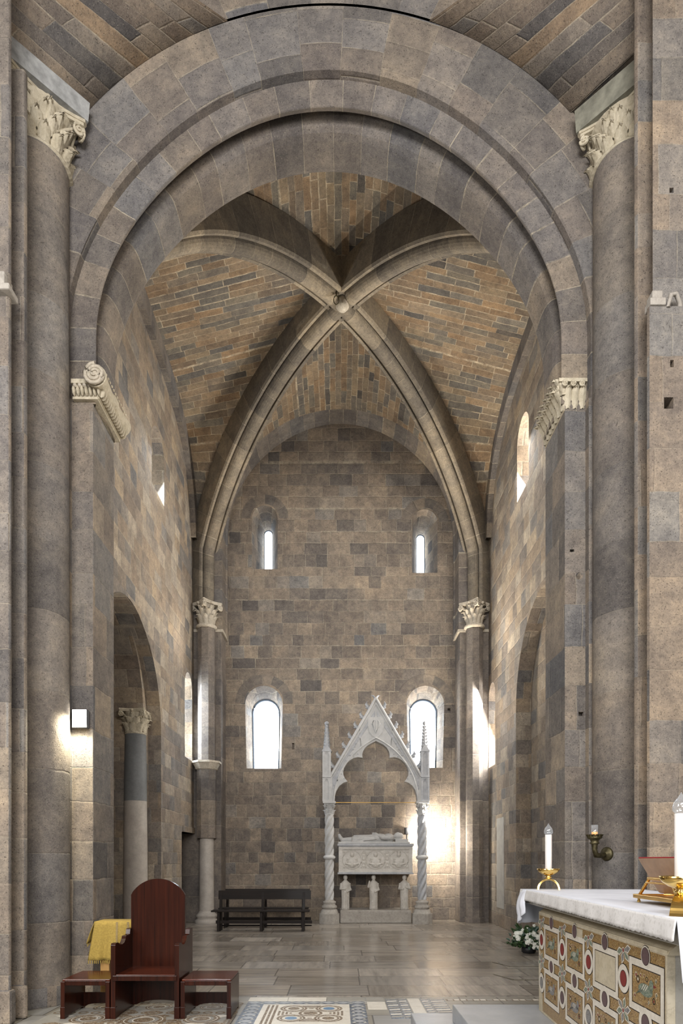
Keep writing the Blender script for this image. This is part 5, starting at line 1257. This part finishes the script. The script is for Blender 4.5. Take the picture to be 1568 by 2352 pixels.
def quinc(cx_, cy_, R_, k_):
    fdisc(m, cx_, cy_, .075*k_, .0052, 3); fring(m, cx_, cy_, .095*k_, .125*k_, .0052, 3)
    j = 0
    for sx_ in (-1, 1):
        for sy_ in (-1, 1):
            x, y = cx_+sx_*R_, cy_+sy_*R_*1.1; j += 1
            fdisc(m, x, y, .062*k_, .0052, 4 if j in (1, 4) else 3); fring(m, x, y, .092*k_, .145*k_, .0052, 3); fring(m, x, y, .112*k_, .120*k_, .0056, 5)
    for a in range(4):
        q = a*PI/2; c, s_ = math.cos(q), math.sin(q); 
        for w in range(4):
            d0 = .17+.035*w; hw = .02+.022*w
            fl(m, [(cx_+(c*d0-s_*hw)*k_*1.15, cy_+(s_*d0+c*hw)*k_*1.15), (cx_+(c*d0+s_*hw)*k_*1.15, cy_+(s_*d0-c*hw)*k_*1.15), (cx_+(c*(d0+.02)+s_*hw)*k_*1.15, cy_+(s_*(d0+.02)-c*hw)*k_*1.15), (cx_+(c*(d0+.02)-s_*hw)*k_*1.15, cy_+(s_*(d0+.02)+c*hw)*k_*1.15)], .0052, 3)
quinc(-.295, 6.57, .188, 1.0)
# pale panels and small inlays towards the dais
slab(.31, .52, 7.12, 7.34); slab(.31, .52, 6.75, 7.11, 5)
for x, w in ((.53, .13), (.67, .10), (.78, .14), (.93, .09), (1.03, .17)):
    if int(x*100) % 2: 
        m.box(x, x+w, 6.35, 7.28, -.01, .001, 1)
        for q in range(9): fl(m, [(x+.008, 6.40+.1*q), (x+w-.008, 6.42+.1*q), (x+w-.008, 6.48+.1*q), (x+.008, 6.455+.1*q)], .0022, 5 if q % 2 else 0)
    else: slab(x, x+w, 6.36, 7.28, 5)
m.box(1.22, 3.5, 7.16, 7.25, -.01, .001, 3)
for q in range(30): fl(m, [(1.24+.075*q, 7.17), (1.30+.075*q, 7.17), (1.30+.075*q, 7.24), (1.24+.075*q, 7.24)], .0022, 5 if q % 3 else 0)
# around the throne: guilloche of rings and chequered bands
m.box(-3.0, -1.10, 5.6, 7.02, -.01, .001, 0)
for x, y, r in ((-2.52, 6.35, .20), (-1.95, 6.30, .24), (-1.95, 6.86, .16), (-1.38, 6.35, .20), (-2.52, 6.85, .15), (-1.38, 6.85, .14)):
    fring(m, x, y, r*.62, r*.92, .0026, 3); fring(m, x, y, r*.76, r*.80, .0030, 5); fdisc(m, x, y, r*.42, .0026, 3); fring(m, x, y, r*.40, r*.46, .003, 5)
for i in range(15):
    x = -2.93+.13*i
    for y in (7.05-.03, 6.60, 6.05): fring(m, x, y, .030, .052, .0027, 3, 14)
for i in range(9):
    fl(m, [(-2.9+.2*i, 6.46), (-2.8+.2*i, 6.52), (-2.7+.2*i, 6.46), (-2.8+.2*i, 6.40)], .0024, 3 if i % 2 else 5)
    fl(m, [(-2.9+.2*i, 6.16), (-2.8+.2*i, 6.22), (-2.7+.2*i, 6.16), (-2.8+.2*i, 6.10)], .0024, 5 if i % 2 else 3)
for x, y, r in ((-2.24, 6.62, .12), (-1.66, 6.62, .12), (-2.24, 6.2, .12), (-1.66, 6.2, .12), (-1.95, 6.60, .09)):
    fring(m, x, y, r*.55, r*.95, .0028, 3); fdisc(m, x, y, r*.35, .0028, 3)
for x in (-2.27, -1.66, -1.15):
    for q in range(24):
        for w in range(2): fl(m, [(x+.05*w, 5.7+.055*q), (x+.045+.05*w, 5.7+.055*q), (x+.022+.05*w, 5.74+.055*q)], .0026, 3)
m.build('floor_mosaic', [T_SLAB, T_DBL, T_DIA, T_BRN, T_BLUE, T_WHITE], kind='structure')
# stone hatch let into the floor beside the bouquet
m = MB(); hx, hy = 2.62, 9.45
for k in (0, 1):
    yy = hy+(-.0 if k == 0 else -1.05); xo = 2.55-.24*k
    m.box(xo, xo+1.4, yy, yy+.02, -.01, .003); m.add([(xo, yy, .003), (xo+.02, yy+.02, .003), (xo-.14, yy+.44, .003), (xo-.16, yy+.42, .003)], [(0, 1, 2, 3)])
m.build('trim_7', M_IRON, kind='structure')
